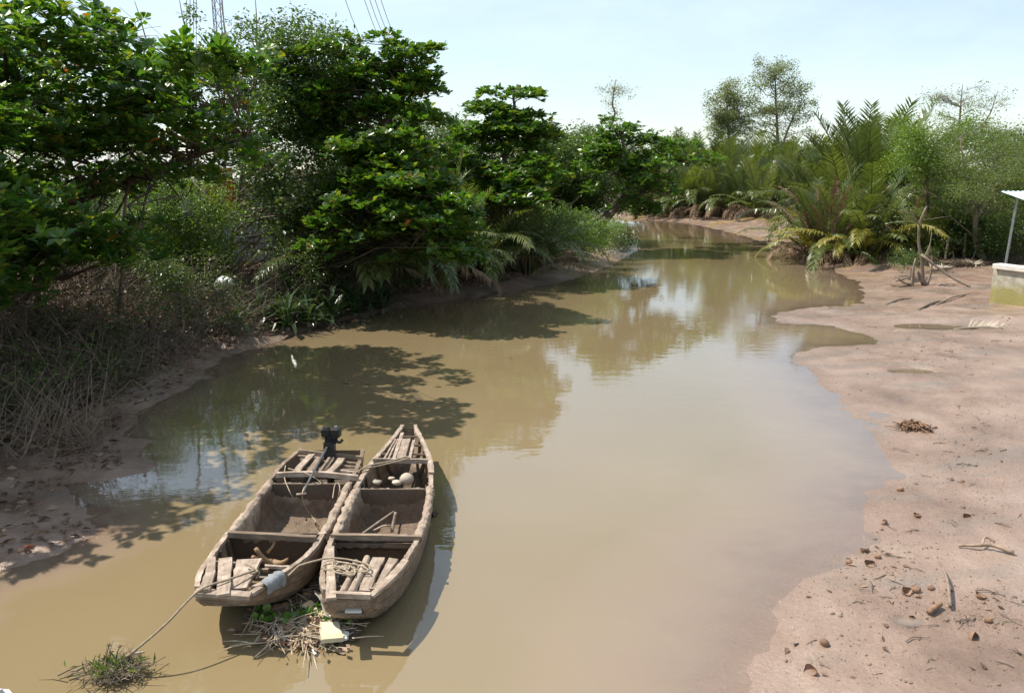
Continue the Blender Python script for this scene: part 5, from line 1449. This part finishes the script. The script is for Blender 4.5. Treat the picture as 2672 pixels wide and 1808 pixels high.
for a, c, r0, r1_ in (((0, 0, 0), p0 - p1, .045, .022), ((-.03, .04, .02), p0 - p1 + np.array([-.02, -.06, -.07]), .035, .02), ((0, 0, .02), np.array([.14, .05, .05]), .05, .015), ((-.10, .10, .10), np.array([-.02, .14, .22]), .02, .01)):
    mb = MB(); mb.tube(curve([a, (np.array(a) + np.array(c)) / 2 + g.normal(0, .015, 3), c], 8), np.linspace(r0, r1_, 8), 7); mb.build('branch', M['driftwood'] if 'driftwood' in M else M.setdefault('driftwood', rough_mat('orange driftwood', (.24, .15, .08), (.42, .28, .16), 8, .7, .3, .5, .01, (1, 1, .4))), r, True)
# plastic sheet draped over the bow side
M['greyplastic'] = rough_mat('grey plastic sheet', (.17, .18, .19), (.34, .35, .36), 9, .35, .5, .3, .01)
n_ = 9; sv = []
pa, pb = onz(690, 1538, .50), onz(735, 1505, .50)
dv = nrmz(pb - pa); ov = np.array([dv[1], -dv[0], 0])
for i in range(n_):
    t = i / (n_ - 1)
    for j, (o_, zz_) in enumerate(((-.07, .055), (-.03, .065), (.015, .06), (.04, .03), (.045, -.01), (.045, -.04))):
        sv.append(pa + (pb - pa) * t + ov * (o_ + .012 * math.sin(t * 17 + j)) + np.array([0, 0, zz_ + .012 * math.sin(t * 23 + j * 2) - (.03 * t if j > 3 else 0)]))
f = [[i * 6 + j, i * 6 + j + 1, (i + 1) * 6 + j + 1, (i + 1) * 6 + j] for i in range(n_ - 1) for j in range(5)]
mb = MB(); mb.add(np.array(sv) - pa, None, f); o = mb.build('plastic_sheet', M['greyplastic'], None, True); o.location = pa; tag(o, 'crumpled grey plastic sheet draped over the square bow side', 'plastic sheet')

# ---- ropes
def rope(pts, rad, label, n=40, nm='rope', seed=0):
    g2 = np.random.default_rng(seed)
    p = curve(pts, n); base = p[0].copy(); mb = MB(); mb.tube(p - base, rad, 6)
    o = mb.build(nm, M['rope'], None, True); o.location = base
    return tag(o, label, 'rope')
rope([onz(667, 1487, .56), onz(600, 1510, .60), onz(519, 1541, .60), onz(430, 1630, .42), onz(345, 1702, .22), onz(330, 1712, .10)], .011, 'taut mooring rope from the square bow down to the floating weed clump', 60, 'mooring_rope')
rope([onz(640, 1470, .58), onz(662, 1482, .57), onz(672, 1490, .57), onz(655, 1496, .555), onz(664, 1484, .57), onz(676, 1494, .55), onz(668, 1510, .5)], .010, 'knotted rope end on the wide bow board')
rope([onz(752, 1502, .50), onz(777, 1478, .52), onz(790, 1472, .55), onz(822, 1463, .58), onz(858, 1456, .58), onz(905, 1459, .58), onz(958, 1472, .57), onz(963, 1487, .56), onz(930, 1486, .56), onz(885, 1470, .56), onz(846, 1474, .56), onz(850, 1486, .56), onz(900, 1484, .56)], .010, 'rope lashing the two bows together across the gap', 90)
cp = []
for k in range(60):
    a = k * .66 + .5 * math.sin(k * .9); rr = 22 + 15 * math.sin(k * .53) + g.normal(0, 5)
    cp.append(onz(906 + 8 * math.sin(k * .21) + rr * math.cos(a), 1482 + rr * .45 * math.sin(a) + g.normal(0, 2), .575 + .012 * math.sin(k * 1.7)))
rope(cp, .008, 'tangled coil of rope heaped over the deck logs', 240, 'rope_coil')
rope([onz(745, 1215, .52), onz(742, 1245, .50), onz(755, 1280, .42), onz(765, 1300, .30)], .007, 'thin cord hanging into the hold from the stern gunwale')
rope([onz(752, 1222, .52), onz(800, 1235, .58), onz(838, 1261, .50), onz(800, 1266, .52), onz(789, 1288, .57), onz(795, 1320, .3), onz(812, 1345, .12), onz(826, 1362, .1)], .007, 'thin cord trailing from the tiller grip to the hold floor', 50)
rope([onz(868, 1300, .42), onz(874, 1265, .50), onz(884, 1262, .51), onz(886, 1280, .48), onz(878, 1315, .3)], .007, 'looped cord hung over the mud rim')
rope([onz(930, 1232, .52), onz(960, 1215, .56), onz(1010, 1205, .57), onz(1057, 1192, .58), onz(1064, 1196, .57), onz(1010, 1210, .55), onz(940, 1226, .52)], .010, 'rope tying the stern to the second sampan thwart', 60)
rope([onz(848, 1478, .52), onz(842, 1498, .50), onz(850, 1520, .44), onz(856, 1545, .36)], .011, 'short rope tail hanging at the tapered sampan bow')
# ------------------------------------------------------------------ rubbish raft between the bows
g = np.random.default_rng(77)
M['husk'] = rough_mat('coconut husk', (.15, .085, .055), (.30, .19, .125), 12, .85, .2, .7, .01, (1, 1, .3))
M['foam'] = rough_mat('dirty foam board', (.60, .50, .27), (.84, .80, .66), 3.5, .6, .3, .2, .004)
M['foamwhite'] = rough_mat('white foam', (.62, .60, .55), (.80, .79, .76), 6, .6, .3, .2, .004)
M['sheath'] = rough_mat('grey palm sheath', (.27, .235, .20), (.44, .39, .34), 10, .75, .25, .5, .006, (6, 1, 6))
M['paleboard'] = wood_mat('pale split board', (.42, .31, .18), (.55, .43, .28), (.64, .54, .38), grime=.15)
M['hyacinth'] = leaf_mat('water hyacinth leaf', [(0, (.06, .16, .025)), (.5, (.10, .22, .035)), (1, (.2, .27, .06))], .35, .3)
def husk(loc, s, label, group=None, seed=0, half=False, rz=0.0):
    root = blob('coconut_husk', M['husk'], loc, (s * 1.15, s, s * .9), seed, rough=.2)
    root.rotation_euler = (g.normal(0, .4), g.normal(0, .4), rz)
    return tag(root, label, 'coconut', group)
for k, (x, y, s) in enumerate([(718, 1595, .085), (742, 1592, .075), (752, 1614, .06), (752, 1645, .07), (800, 1560, .07), (776, 1655, .04), (850, 1655, .05), (838, 1500, .05)]):
    husk(onz(x, y, .03), s, ['large brown coconut husk under the square bow', 'coconut husk pressed against the largest husk', 'coconut husk tucked behind the floating leaves', 'pale bleached coconut husk near the raft edge', 'pale coconut husk lying beside the palm sheath', 'little husk among the reed bits', 'husk fragment beside the foam board', 'small husk wedged between the hulls'][k], 'coconut husks in the rubbish raft', 600 + k)
plank(None, 'foam_board', onz(868, 1676, .075), onz(858, 1632, .085), .21, .19, .045, M['foam'], 90, up=(.1, 0, 1)); tag(bpy.context.scene.collection.objects['foam_board'], 'square yellowish white foam board floating at the raft edge', 'foam board')
for k in range(26):
    q = onz(g.normal(800, 45), g.normal(1645, 24), .04); a = g.uniform(0, 6.28); l_ = g.uniform(.06, .2)
    o = plank(None, 'wood_chip', q, q + np.array([math.cos(a) * l_, math.sin(a) * l_, g.normal(0, .02)]), g.uniform(.02, .05), g.uniform(.015, .05), .01, [M['paleboard'], M['wood'], M['foamwhite'], M['husk']][k % 4], 900 + k)
    tag(o, ['pale splinter of board floating in the raft', 'weathered wood chip floating in the raft', 'white foam crumb floating in the raft', 'brown husk splinter floating in the raft'][k % 4], 'debris', ['pale splinters in the raft', 'wood chips in the raft', 'foam crumbs in the raft', 'husk splinters in the raft'][k % 4])
def tagname(o, *a): return tag(o, *a)
tagname(plank(None, 'foam_chip', onz(888, 1655, .06), onz(908, 1660, .06), .09, .07, .03, M['foamwhite'], 91), 'small white foam chip beside the foam board', 'foam')
tagname(plank(None, 'foam_chip', onz(884, 1666, .05), onz(904, 1668, .05), .045, .04, .02, M['foamwhite'], 92), 'thin sliver of foam below the foam chip', 'foam')
tagname(plank(r2 and None, 'white_slab', onz(901, 1594, .312), onz(942, 1595, .312), .07, .06, .02, M['foamwhite'], 93), 'white slab lying on the nose ledge of the tapered sampan', 'foam')
tagname(plank(None, 'split_board', onz(798, 1575, .10), onz(865, 1612, .06), .12, .10, .02, M['paleboard'], 94), 'pale split board lying across the rubbish raft', 'board')
tagname(plank(None, 'split_board', onz(805, 1612, .07), onz(836, 1632, .06), .055, .06, .02, M['paleboard'], 95), 'short pale board among the floating leaves', 'board')
tagname(plank(None, 'floating_plank', onz(700, 1585, .05), onz(825, 1560, .06), .045, .05, .025, M['hull'], 96), 'dark narrow plank reaching out under the square bow', 'board')
tagname(plank(None, 'floating_plank', onz(715, 1570, .04), onz(775, 1545, .05), .10, .10, .025, M['hull'], 97), 'wide dark plank in the shade between the hulls', 'board')
tagname(plank(None, 'floating_plank', onz(770, 1540, .05), onz(830, 1505, .06), .05, .05, .025, M['hull'], 98), 'thin dark plank wedged between the two hulls', 'board')
# palm sheath: broad curved blade
def sheath(name, p0, p1, w0, w1, label, seed, curl=.05, mat='sheath'):
    g2 = np.random.default_rng(seed)
    p0, p1 = np.array(p0), np.array(p1); d = nrmz(p1 - p0); s = nrmz(np.cross(d, np.array([0, 0, 1.0]))); u = np.cross(s, d)
    n, m = 10, 7; v = []
    for i, t in enumerate(np.linspace(0, 1, n)):
        w = (w0 * (1 - t) + w1 * t) * (1 + .25 * math.sin(t * 5 + seed)) / 2 * (1 if 0 < i < n - 1 else .7)
        for j in range(m):
            q = (j / (m - 1) - .5) * 2
            v.append(p0 + (p1 - p0) * t + s * q * w + u * (curl * q * q + .012 * math.sin(t * 6)) - p0)
    f = [[i * m + j, i * m + j + 1, (i + 1) * m + j + 1, (i + 1) * m + j] for i in range(n - 1) for j in range(m - 1)]
    mb = MB(); mb.add(v, None, f); o = mb.build(name, M[mat], None, True); o.location = p0
    so = o.modifiers.new('thickness', 'SOLIDIFY'); so.thickness = .008
    return tag(o, label, 'palm sheath')
sheath('palm_sheath', onz(836, 1545, .16), onz(872, 1615, .07), .17, .11, 'broad grey palm sheath leaning on the tapered sampan nose', 3)
sheath('palm_sheath', onz(905, 1650, .04), onz(935, 1668, .03), .09, .07, 'curled dark sheath piece in the water beside the foam chips', 5, .03, 'hull')
sheath('palm_sheath', onz(875, 1690, .02), onz(905, 1705, .0), .08, .09, 'wet brown sheath tip sinking in front of the raft', 6, .02, 'hull')
sheath('palm_sheath', onz(722, 1645, .06), onz(735, 1680, .03), .07, .08, 'rolled pale sheath tube at the raft corner', 8, .05)
def raft(name, label, cx, cy, sx, sy, n, seed, mat='twig', L=(.08, .4), zr=(0, .06), rad=.007):
    g2 = np.random.default_rng(seed); mb = MB()
    c = onz(cx, cy, .02)
    for k in range(n):
        p = c + np.array([g2.normal(0, sx), g2.normal(0, sy), g2.uniform(*zr)]); a = g2.uniform(0, 6.28); l_ = g2.uniform(*L)
        d = np.array([math.cos(a), math.sin(a), g2.normal(0, .12)]) * l_
        mb.tube([p - c, p - c + d * .5 + g2.normal(0, .01, 3), p - c + d], [rad * g2.uniform(.6, 1.5), rad, rad * .5], 4, cap=False)
    o = mb.build(name, M[mat]); o.location = c
    return tag(o, label, 'debris', None, 'stuff')
M['straw'] = rough_mat('pale straw', (.26, .20, .135), (.50, .41, .29), 20, .8, .2, 0)
raft('reed_debris', 'mat of floating reed bits and straw between the two bows', 800, 1640, .22, .17, 420, 5, 'straw', rad=.006)
raft('reed_debris', 'dark floating straw packed between the hulls', 790, 1570, .20, .22, 220, 6, 'twig')
def litter_leaf(c, n, sx, sy, size, mat, seed, name, label, lift=.05):
    g2 = np.random.default_rng(seed)
    pts = np.stack([c[0] + g2.normal(0, sx, n), c[1] + g2.normal(0, sy, n), np.full(n, c[2])], 1)
    return tag(scatter_leaves(name, pts, size, mat, seed, .5, lift, .7), label, 'debris', None, 'stuff')
litter_leaf(onz(800, 1640, .03), 320, .23, .17, .08, 'deadleaf', 9, 'leaf_debris', 'dead leaves and husk scraps floating in the raft')
def hyacinth(loc, s, label, seed, n=9):
    g2 = np.random.default_rng(seed); r = empty('water_hyacinth', loc); tag(r, label, 'water plant', 'floating water plants in the raft')
    for k in range(n):
        a = k / n * 6.28 + g2.normal(0, .3); h = s * g2.uniform(.5, 1.2); q = np.array([math.cos(a), math.sin(a), 0]) * s * g2.uniform(.4, 1.0)
        e = q + np.array([0, 0, h])
        mb = MB(); mb.tube(curve([(0, 0, -.02), q * .4 + np.array([0, 0, h * .6]), e], 5), [.008, .007, .005, .004, .004], 4, .3, False)
        t = np.arange(9) / 9 * 6.283; rr = .055 * s / .12
        nv = nrmz(np.array([q[0], q[1], s * .8]) + g2.normal(0, .02, 3)); ax = nrmz(np.cross(nv, [0, 0.3, 1.0])); bx = np.cross(nv, ax)
        v = e + rr * (np.cos(t)[:, None] * ax + np.sin(t)[:, None] * bx) + nv * .012
        mb.add(np.vstack([v, [e]]), [[i, (i + 1) % 9, 9] for i in range(9)], None, g2.uniform(0, 1)); mb.build('leaf', M['hyacinth'], r)
    return r
for k, (x, y, s) in enumerate([(768, 1618, .10), (742, 1630, .07), (828, 1608, .09), (860, 1622, .08), (700, 1628, .08), (690, 1600, .10), (905, 1632, .06), (678, 1618, .07)]):
    hyacinth(onz(x, y, .02), s, ['bright round-leaved water plant at the middle of the raft', 'small yellowish water plant by the husks', 'pale green water plant on the split board', 'water plant beside the sheath and foam board', 'shaded water plant beneath the square bow', 'dark trailing water plant under the square bow edge', 'tiny water plant under the tapered nose', 'outermost dark water plant of the raft'][k], 700 + k)
# floating twig by the far hull side
stick('floating_twig', 'grey plank end floating beside the hull of the tapered sampan', [onz(1128, 1345, .02), onz(1140, 1336, .04)], .035, .03, 'hull', 'board')

# ------------------------------------------------------------------ weed clump and pale boat at the corner
c0 = onz(300, 1745, .06)
r = empty('weed_clump', c0); tag(r, 'clump of green weeds and dead reeds floating where the mooring rope ends', 'weed clump'); r.scale = (.8, .8, .8)
mb = MB()
for k in range(260):
    a = g.uniform(0, 6.28); l_ = g.uniform(.08, .34); e = abs(g.normal(.35, .3)); p = np.array([g.normal(0, .17), g.normal(-.05, .10), 0])
    d = np.array([math.cos(a) * math.cos(e), math.sin(a) * math.cos(e), math.sin(e)]) * l_
    mb.tube([p, p + d * .5 + np.array([0, 0, .01]), p + d + np.array([0, 0, -.02])], [.007, .005, .002], 4, g.uniform(0, 1), False)
o = mb.build('dead_stems', M['twig'], r); o['kind'] = 'stuff'
mb = MB(); n_ = 150
az = g.uniform(0, 6.28, n_); el = g.uniform(.1, 1.3, n_)
ax = np.stack([np.cos(az) * np.cos(el), np.sin(az) * np.cos(el), np.sin(el)], 1)
put_leaves(mb, np.stack([g.normal(0, .15, n_), g.normal(-.03, .1, n_), g.uniform(0, .06, n_)], 1), ax, nrmz(g.normal(0, .5, (n_, 3)) + [0, 0, 1]), g.uniform(.06, .17, n_), g.uniform(.012, .032, n_), T_SML, g.uniform(0, 1, n_))
o = mb.build('leaves', M['grassblade'], r); o['kind'] = 'stuff'
for k, (dx, dy, h, lx) in enumerate([(-.12, .06, .26, .05), (-.09, .05, .18, .04), (-.03, .1, .22, .06), (.16, .08, .12, .10), (-.13, .02, .15, .02)]):
    mb = MB(); mb.tube(curve([(dx, dy, 0), (dx + lx * .3, dy, h * .6), (dx + lx, dy + .01, h)], 6), np.linspace(.008, .005, 6), 5, .4); st_ = mb.build('flower_stalk', M['grassblade'], r, True)
    mb = MB()
    for q in range(14):
        d = nrmz(g.normal(0, 1, 3)) * .028; mb.tube([(dx + lx, dy + .01, h), (dx + lx + d[0] * 1.3, dy + .01 + d[1], h + d[2] * .7)], [.006, .004], 4)
    mb.build('seed_head', M['husk'], st_)
for k, (a, bb, rr, lab) in enumerate([((150, 1762), (258, 1722), .008, 'long thin reed floating off the weed clump'), ((175, 1766), (262, 1722), .012, 'straight stick under the weed clump'), ((352, 1770), (432, 1712), .007, 'thin bent reed sticking out past the weed clump'), ((318, 1722), (378, 1700), .016, 'pale flattened stem lying over the weed clump')]):
    p0, p1 = onz(*a, .03), onz(*bb, .06)
    stick('reed', lab, [p0, (p0 + p1) / 2 + np.array([0, 0, .02]), p1], rr, rr * .6, 'twig' if k < 3 else 'jug', 'reed')
M['whitepaint'] = rough_mat('scuffed white paint', (.50, .48, .50), (.72, .71, .72), 5, .5, .4, .2, .005)
b3 = Boat('rowboat', 'white-rimmed small boat, only its curved rim showing past the weed clump', [(3.2, -4.6, -3.7, .34, -.05, 1), (4.2, -4.75, -3.6, .33, -.08, 1), (5.0, -4.66, -3.62, .34, -.06, 1), (5.35, -4.42, -3.75, .37, .0, .9), (5.62, -4.11, -4.05, .40, .15, .7)], (-4.2, 4.6, 0))
b3.hull(); b3.rail(-1, 3.25, 5.62, M['whitepaint'], .045, .04); b3.rail(1, 3.25, 5.62, M['whitepaint'], .045, .04)
plank(b3.root, 'thwart', (-4.62, 4.9, .30), (-3.66, 4.9, .30), .16, .16, .03, M['wood'], 100)

# ------------------------------------------------------------------ bits lying on the mudflat
def onz_arr(px, py, z):
    dx, dy = (px - CX) / FOC, -(py - CY) / FOC
    c, q = math.cos(PITCH), math.sin(PITCH)
    t = (z - CAM_H) / (-q + dy * c)
    return dx * t, (c + dy * q) * t
def mud_spots(px, py):
    px, py = np.atleast_1d(np.asarray(px, float)), np.atleast_1d(np.asarray(py, float))
    z = np.full(px.shape, .2)
    for _ in range(3):
        x, y = onz_arr(px, py, z); z = ground(x, y)
    return np.stack([x, y, z], 1)
def mud_spot(px, py, z=.2):
    return mud_spots(px, py)[0]
def half_shell(seed, s=.08):
    g2 = np.random.default_rng(seed)
    th = np.linspace(0, 1.75, 7); n = 14; ph = np.arange(n) / n * 6.283; v = []
    for t in th:
        for p in ph:
            rr = s * (1 + .12 * math.sin(3 * p + seed) * (t / 1.75) + g2.normal(0, .015))
            v.append((rr * 1.25 * math.sin(t) * math.cos(p), rr * math.sin(t) * math.sin(p), rr * (1 - math.cos(t)) * .85))
    f = [[i * n + j, i * n + (j + 1) % n, (i + 1) * n + (j + 1) % n, (i + 1) * n + j] for i in range(6) for j in range(n)]
    mb = MB(); mb.add(v, None, f); return mb.mesh('coconut_shell', M['husk'], True)
HS = [half_shell(q) for q in range(3)]
for k, (px, py, s, lab) in enumerate([(2312, 1366, 1.0, 'open coconut shell in the shallow edge of the mudflat'), (2258, 1440, 1.0, 'coconut shell tipped on its side at the water line'), (2392, 1345, .9, 'coconut shell above the shallow blue edge'), (2528, 1660, 1.3, 'split pale coconut shell lying open on the near mud'), (2120, 1752, 1.1, 'dark coconut shell half sunk among the wet glints'), (2360, 1545, 1.1, 'coconut shell beside the grey silt streak'), (2520, 1345, .9, 'ring-shaped shell by the forked white twig'), (2556, 1560, 1.0, 'dark shell close to the tall broken stick'), (2268, 1472, 1.0, 'shell in the small husk heap at the water line')]):
    p = mud_spot(px, py)
    o = lobj('coconut_shell', HS[k % 3], None, p + np.array([0, 0, -.01]), (g.normal(0, .7), g.normal(0, .5), g.uniform(0, 6.28)), s * .6); tag(o, lab, 'coconut shell', 'coconut shells on the mudflat')
for k, (px, py, s, lab) in enumerate([(2151, 1682, .042, 'round brown coconut resting on the smooth mud'), (2430, 1538, .036, 'brown coconut beside the silt streak'), (2390, 1543, .042, 'pale husk lump at the head of the silt streak'), (2578, 1622, .036, 'pinkish coconut low in the silt streak'), (2215, 1470, .036, 'husk lump at the water line heap'), (2290, 1455, .036, 'pale husk next to the tipped shell'), (2510, 1258, .03, 'small round nut on the open mud'), (2348, 1280, .045, 'shaggy husk tuft by the blue shallow edge')]):
    p = mud_spot(px, py); o = husk(p + np.array([0, 0, s * .5]), s, lab, 'coconuts on the mudflat', 800 + k)
M['twigpale'] = rough_mat('sun-dried stick', (.17, .12, .085), (.36, .27, .20), 12, .8, .2, .7, .01, (1, 1, .3))
# the tall broken stick with its foot
p0, p1 = mud_spot(2480, 1605), mud_spot(2442, 1490)
p0 = mud_spot(2478, 1594); p1 = mud_spot(2443, 1475)
stick('broken_stick', 'long pale broken stick leaning on the mud over the silt streak', [p0 + np.array([0, 0, .06]), p0 * .5 + p1 * .5 + np.array([.03, 0, .12]), p1 + np.array([0, 0, .10])], .021, .007, 'twigpale', 'stick')
stick('broken_log', 'short dark red log at the foot of the long broken stick', [mud_spot(2422, 1604) + np.array([0, 0, .03]), mud_spot(2452, 1586) + np.array([0, 0, .05])], .03, .03, 'husk', 'log')
a_, b_ = mud_spot(2500, 1428), mud_spot(2645, 1448)
r = empty('driftwood_slab', (a_ + b_) / 2); tag(r, 'bleached forked driftwood slab lying on the near mudflat', 'driftwood')
c_ = (a_ + b_) / 2
for pts, r0, rr in (([a_ - c_ + [0, 0, .03], (a_ - c_) * .4 + [0, 0, .06], (b_ - c_) * .3 + [0, .05, .07], b_ - c_ + [0, 0, .03]], .014, .028), ([(a_ - c_) * .1 + [0, .03, .07], (b_ - c_) * .35 + [0, .22, .09], (b_ - c_) * .75 + [0, .24, .04]], .018, .01)):
    mb = MB(); mb.tube(curve(pts, 12), np.linspace(r0, rr, 12) * (1 + g.normal(0, .12, 12)), 7); mb.build('branch', M['twigpale'], r, True)
SM = [(2385, 1108, 'heap of red-brown roots on the open mudflat')]
r = empty('root_heap', mud_spot(2388, 1118)); tag(r, 'heap of red-brown roots and leaves on the open mudflat', 'root heap')
mb = MB()
for k in range(90):
    a = g.uniform(0, 6.28); l_ = g.uniform(.08, .28); p = np.array([g.normal(0, .12), g.normal(0, .10), g.uniform(0, .15)]); p[2] *= max(0, 1 - abs(p[0]) * 2)
    d = np.array([math.cos(a), math.sin(a), g.normal(-.3, .3)]) * l_
    e = p + d; e[2] = max(e[2], 0.0)
    mb.tube([p, (p + e) / 2 + g.normal(0, .02, 3), e], [.018, .014, .006], 5, cap=False)
o = mb.build('roots', M['husk'], r, True); o['kind'] = 'stuff'
# individually lying twigs, chips and leaves
TW = []
for q in range(5):
    mb = MB(); l_ = .35
    mb.tube(curve([(-l_ / 2, 0, .012), (-.05, g.normal(0, .03), .03), (.06, g.normal(0, .03), .012), (l_ / 2, 0, .02)], 8), np.linspace(.011, .005, 8), 5)
    mb.tube(curve([(0, 0, .02), (.07, .05, .03), (.1, .1, .012)], 5), np.linspace(.007, .003, 5), 4)
    TW.append(mb.mesh('twig', M['twig'], True))
LF = []
for q in range(4):
    mb = MB(); put_leaves(mb, np.array([[-.08, 0, .012]]), np.array([[1.0, g.normal(0, .2), .12]]), np.array([[0, .15, 1.0]]), np.array([.17]), np.array([.085]), T_ALM, np.array([.2 + q * .22])); LF.append(mb.mesh('dead_leaf', M['deadleaf']))
CH = []
for q in range(4):
    o = blob('mud_clod', M['mudclod'] if 'mudclod' in M else M.setdefault('mudclod', rough_mat('mud clod', (.15, .105, .078), (.27, .20, .15), 14, .6, .35, .6, .01)), (0, 0, 0), (.06, .045, .032), 900 + q, rough=.7, seg=10, sub=6)
    CH.append(o.data); bpy.data.objects.remove(o)
def flat_xy(n, seed, clusters):
    g2 = np.random.default_rng(seed); m = n * 4
    c = np.array(clusters, float)[g2.integers(0, len(clusters), m)]
    cx, cy = c[:, 0] + g2.normal(0, 1, m) * c[:, 2], c[:, 1] + g2.normal(0, 1, m) * c[:, 3]
    u = g2.uniform(0, 1, m) < .6
    px, py = np.where(u, cx, g2.uniform(2050, 2690, m)), np.where(u, cy, g2.uniform(760, 1790, m))
    x, y = onz_arr(px, py, .15)
    ok = (river_sd(x, y) > .1) & (px < 2720)
    return mud_spots(px[ok][:n], py[ok][:n])
CL = [(2600, 1060, 70, 35), (2420, 950, 60, 25), (2480, 905, 70, 20), (2350, 1540, 110, 40), (2560, 1600, 60, 30), (2300, 1450, 60, 30), (2480, 1280, 90, 60), (2560, 800, 60, 20), (2640, 830, 30, 20), (2330, 870, 60, 15), (2540, 1160, 60, 30)]
for k, p in enumerate(flat_xy(80, 21, CL)):
    o = lobj('twig', TW[k % 5], None, p, (g.normal(0, .06), 0, g.uniform(0, 6.28)), g.uniform(.3, .8)); tag(o, 'small dry twig lying flat on the wet mudflat', 'twig', 'twigs on the mudflat')
for k, p in enumerate(flat_xy(70, 22, CL)):
    o = lobj('dead_leaf', LF[k % 4], None, p, (g.normal(0, .2), g.normal(0, .2), g.uniform(0, 6.28)), g.uniform(.35, .7)); tag(o, 'curled dead leaf lying on the wet mudflat', 'leaf', 'dead leaves on the mudflat')
for k, p in enumerate(flat_xy(130, 23, CL)):
    o = lobj('mud_clod', CH[k % 4], None, p + np.array([0, 0, .004]), (0, 0, g.uniform(0, 6.28)), g.uniform(.15, .5)); tag(o, 'small dark clod of mud on the mudflat', 'clod', 'clods on the mudflat')
# fine crumbs too many to count
def crumbs(n, seed, lo, hi):
    pts = np.array(flat_xy(n, seed, CL)); g2 = np.random.default_rng(seed)
    base = np.array([[1, 0, 0], [-.5, .87, 0], [-.5, -.87, 0], [.2, .1, .8]]); f = np.array([[0, 1, 3], [1, 2, 3], [2, 0, 3]])
    s = g2.uniform(lo, hi, (n, 1, 1)) ; a = g2.uniform(0, 6.28, n)
    b = np.stack([base[None, :, 0] * np.cos(a)[:, None] - base[None, :, 1] * np.sin(a)[:, None], base[None, :, 0] * np.sin(a)[:, None] + base[None, :, 1] * np.cos(a)[:, None], np.broadcast_to(base[None, :, 2], (n, 4))], -1) * s * g2.uniform(.5, 1.5, (n, 1, 3))
    v = (pts[:, None] + b).reshape(-1, 3); ff = (f[None] + np.arange(n)[:, None, None] * 4).reshape(-1, 3)
    o = link(bpy.data.objects.new('mud_crumbs', np_mesh('mud_crumbs', v, [ff], M['mudclod'])))
    return tag(o, 'fine crumbs and grit strewn over the mudflat', 'grit', None, 'stuff')
crumbs(5000, 31, .003, .014)
# floating specks and leaves on the water
for k, (px, py) in enumerate([(1178, 878), (958, 1002), (1080, 1042), (1092, 1046), (1198, 1000), (900, 1000), (1290, 905), (1060, 1075), (1140, 1010), (1082, 1060), (175, 1355), (198, 1375), (1330, 935)]):
    o = lobj('floating_leaf', LF[k % 4], None, onz(px, py, .006), (0, 0, g.uniform(0, 6.28)), g.uniform(.5, 1.0)); tag(o, 'single fallen leaf floating on the open water', 'leaf', 'leaves floating on the water')
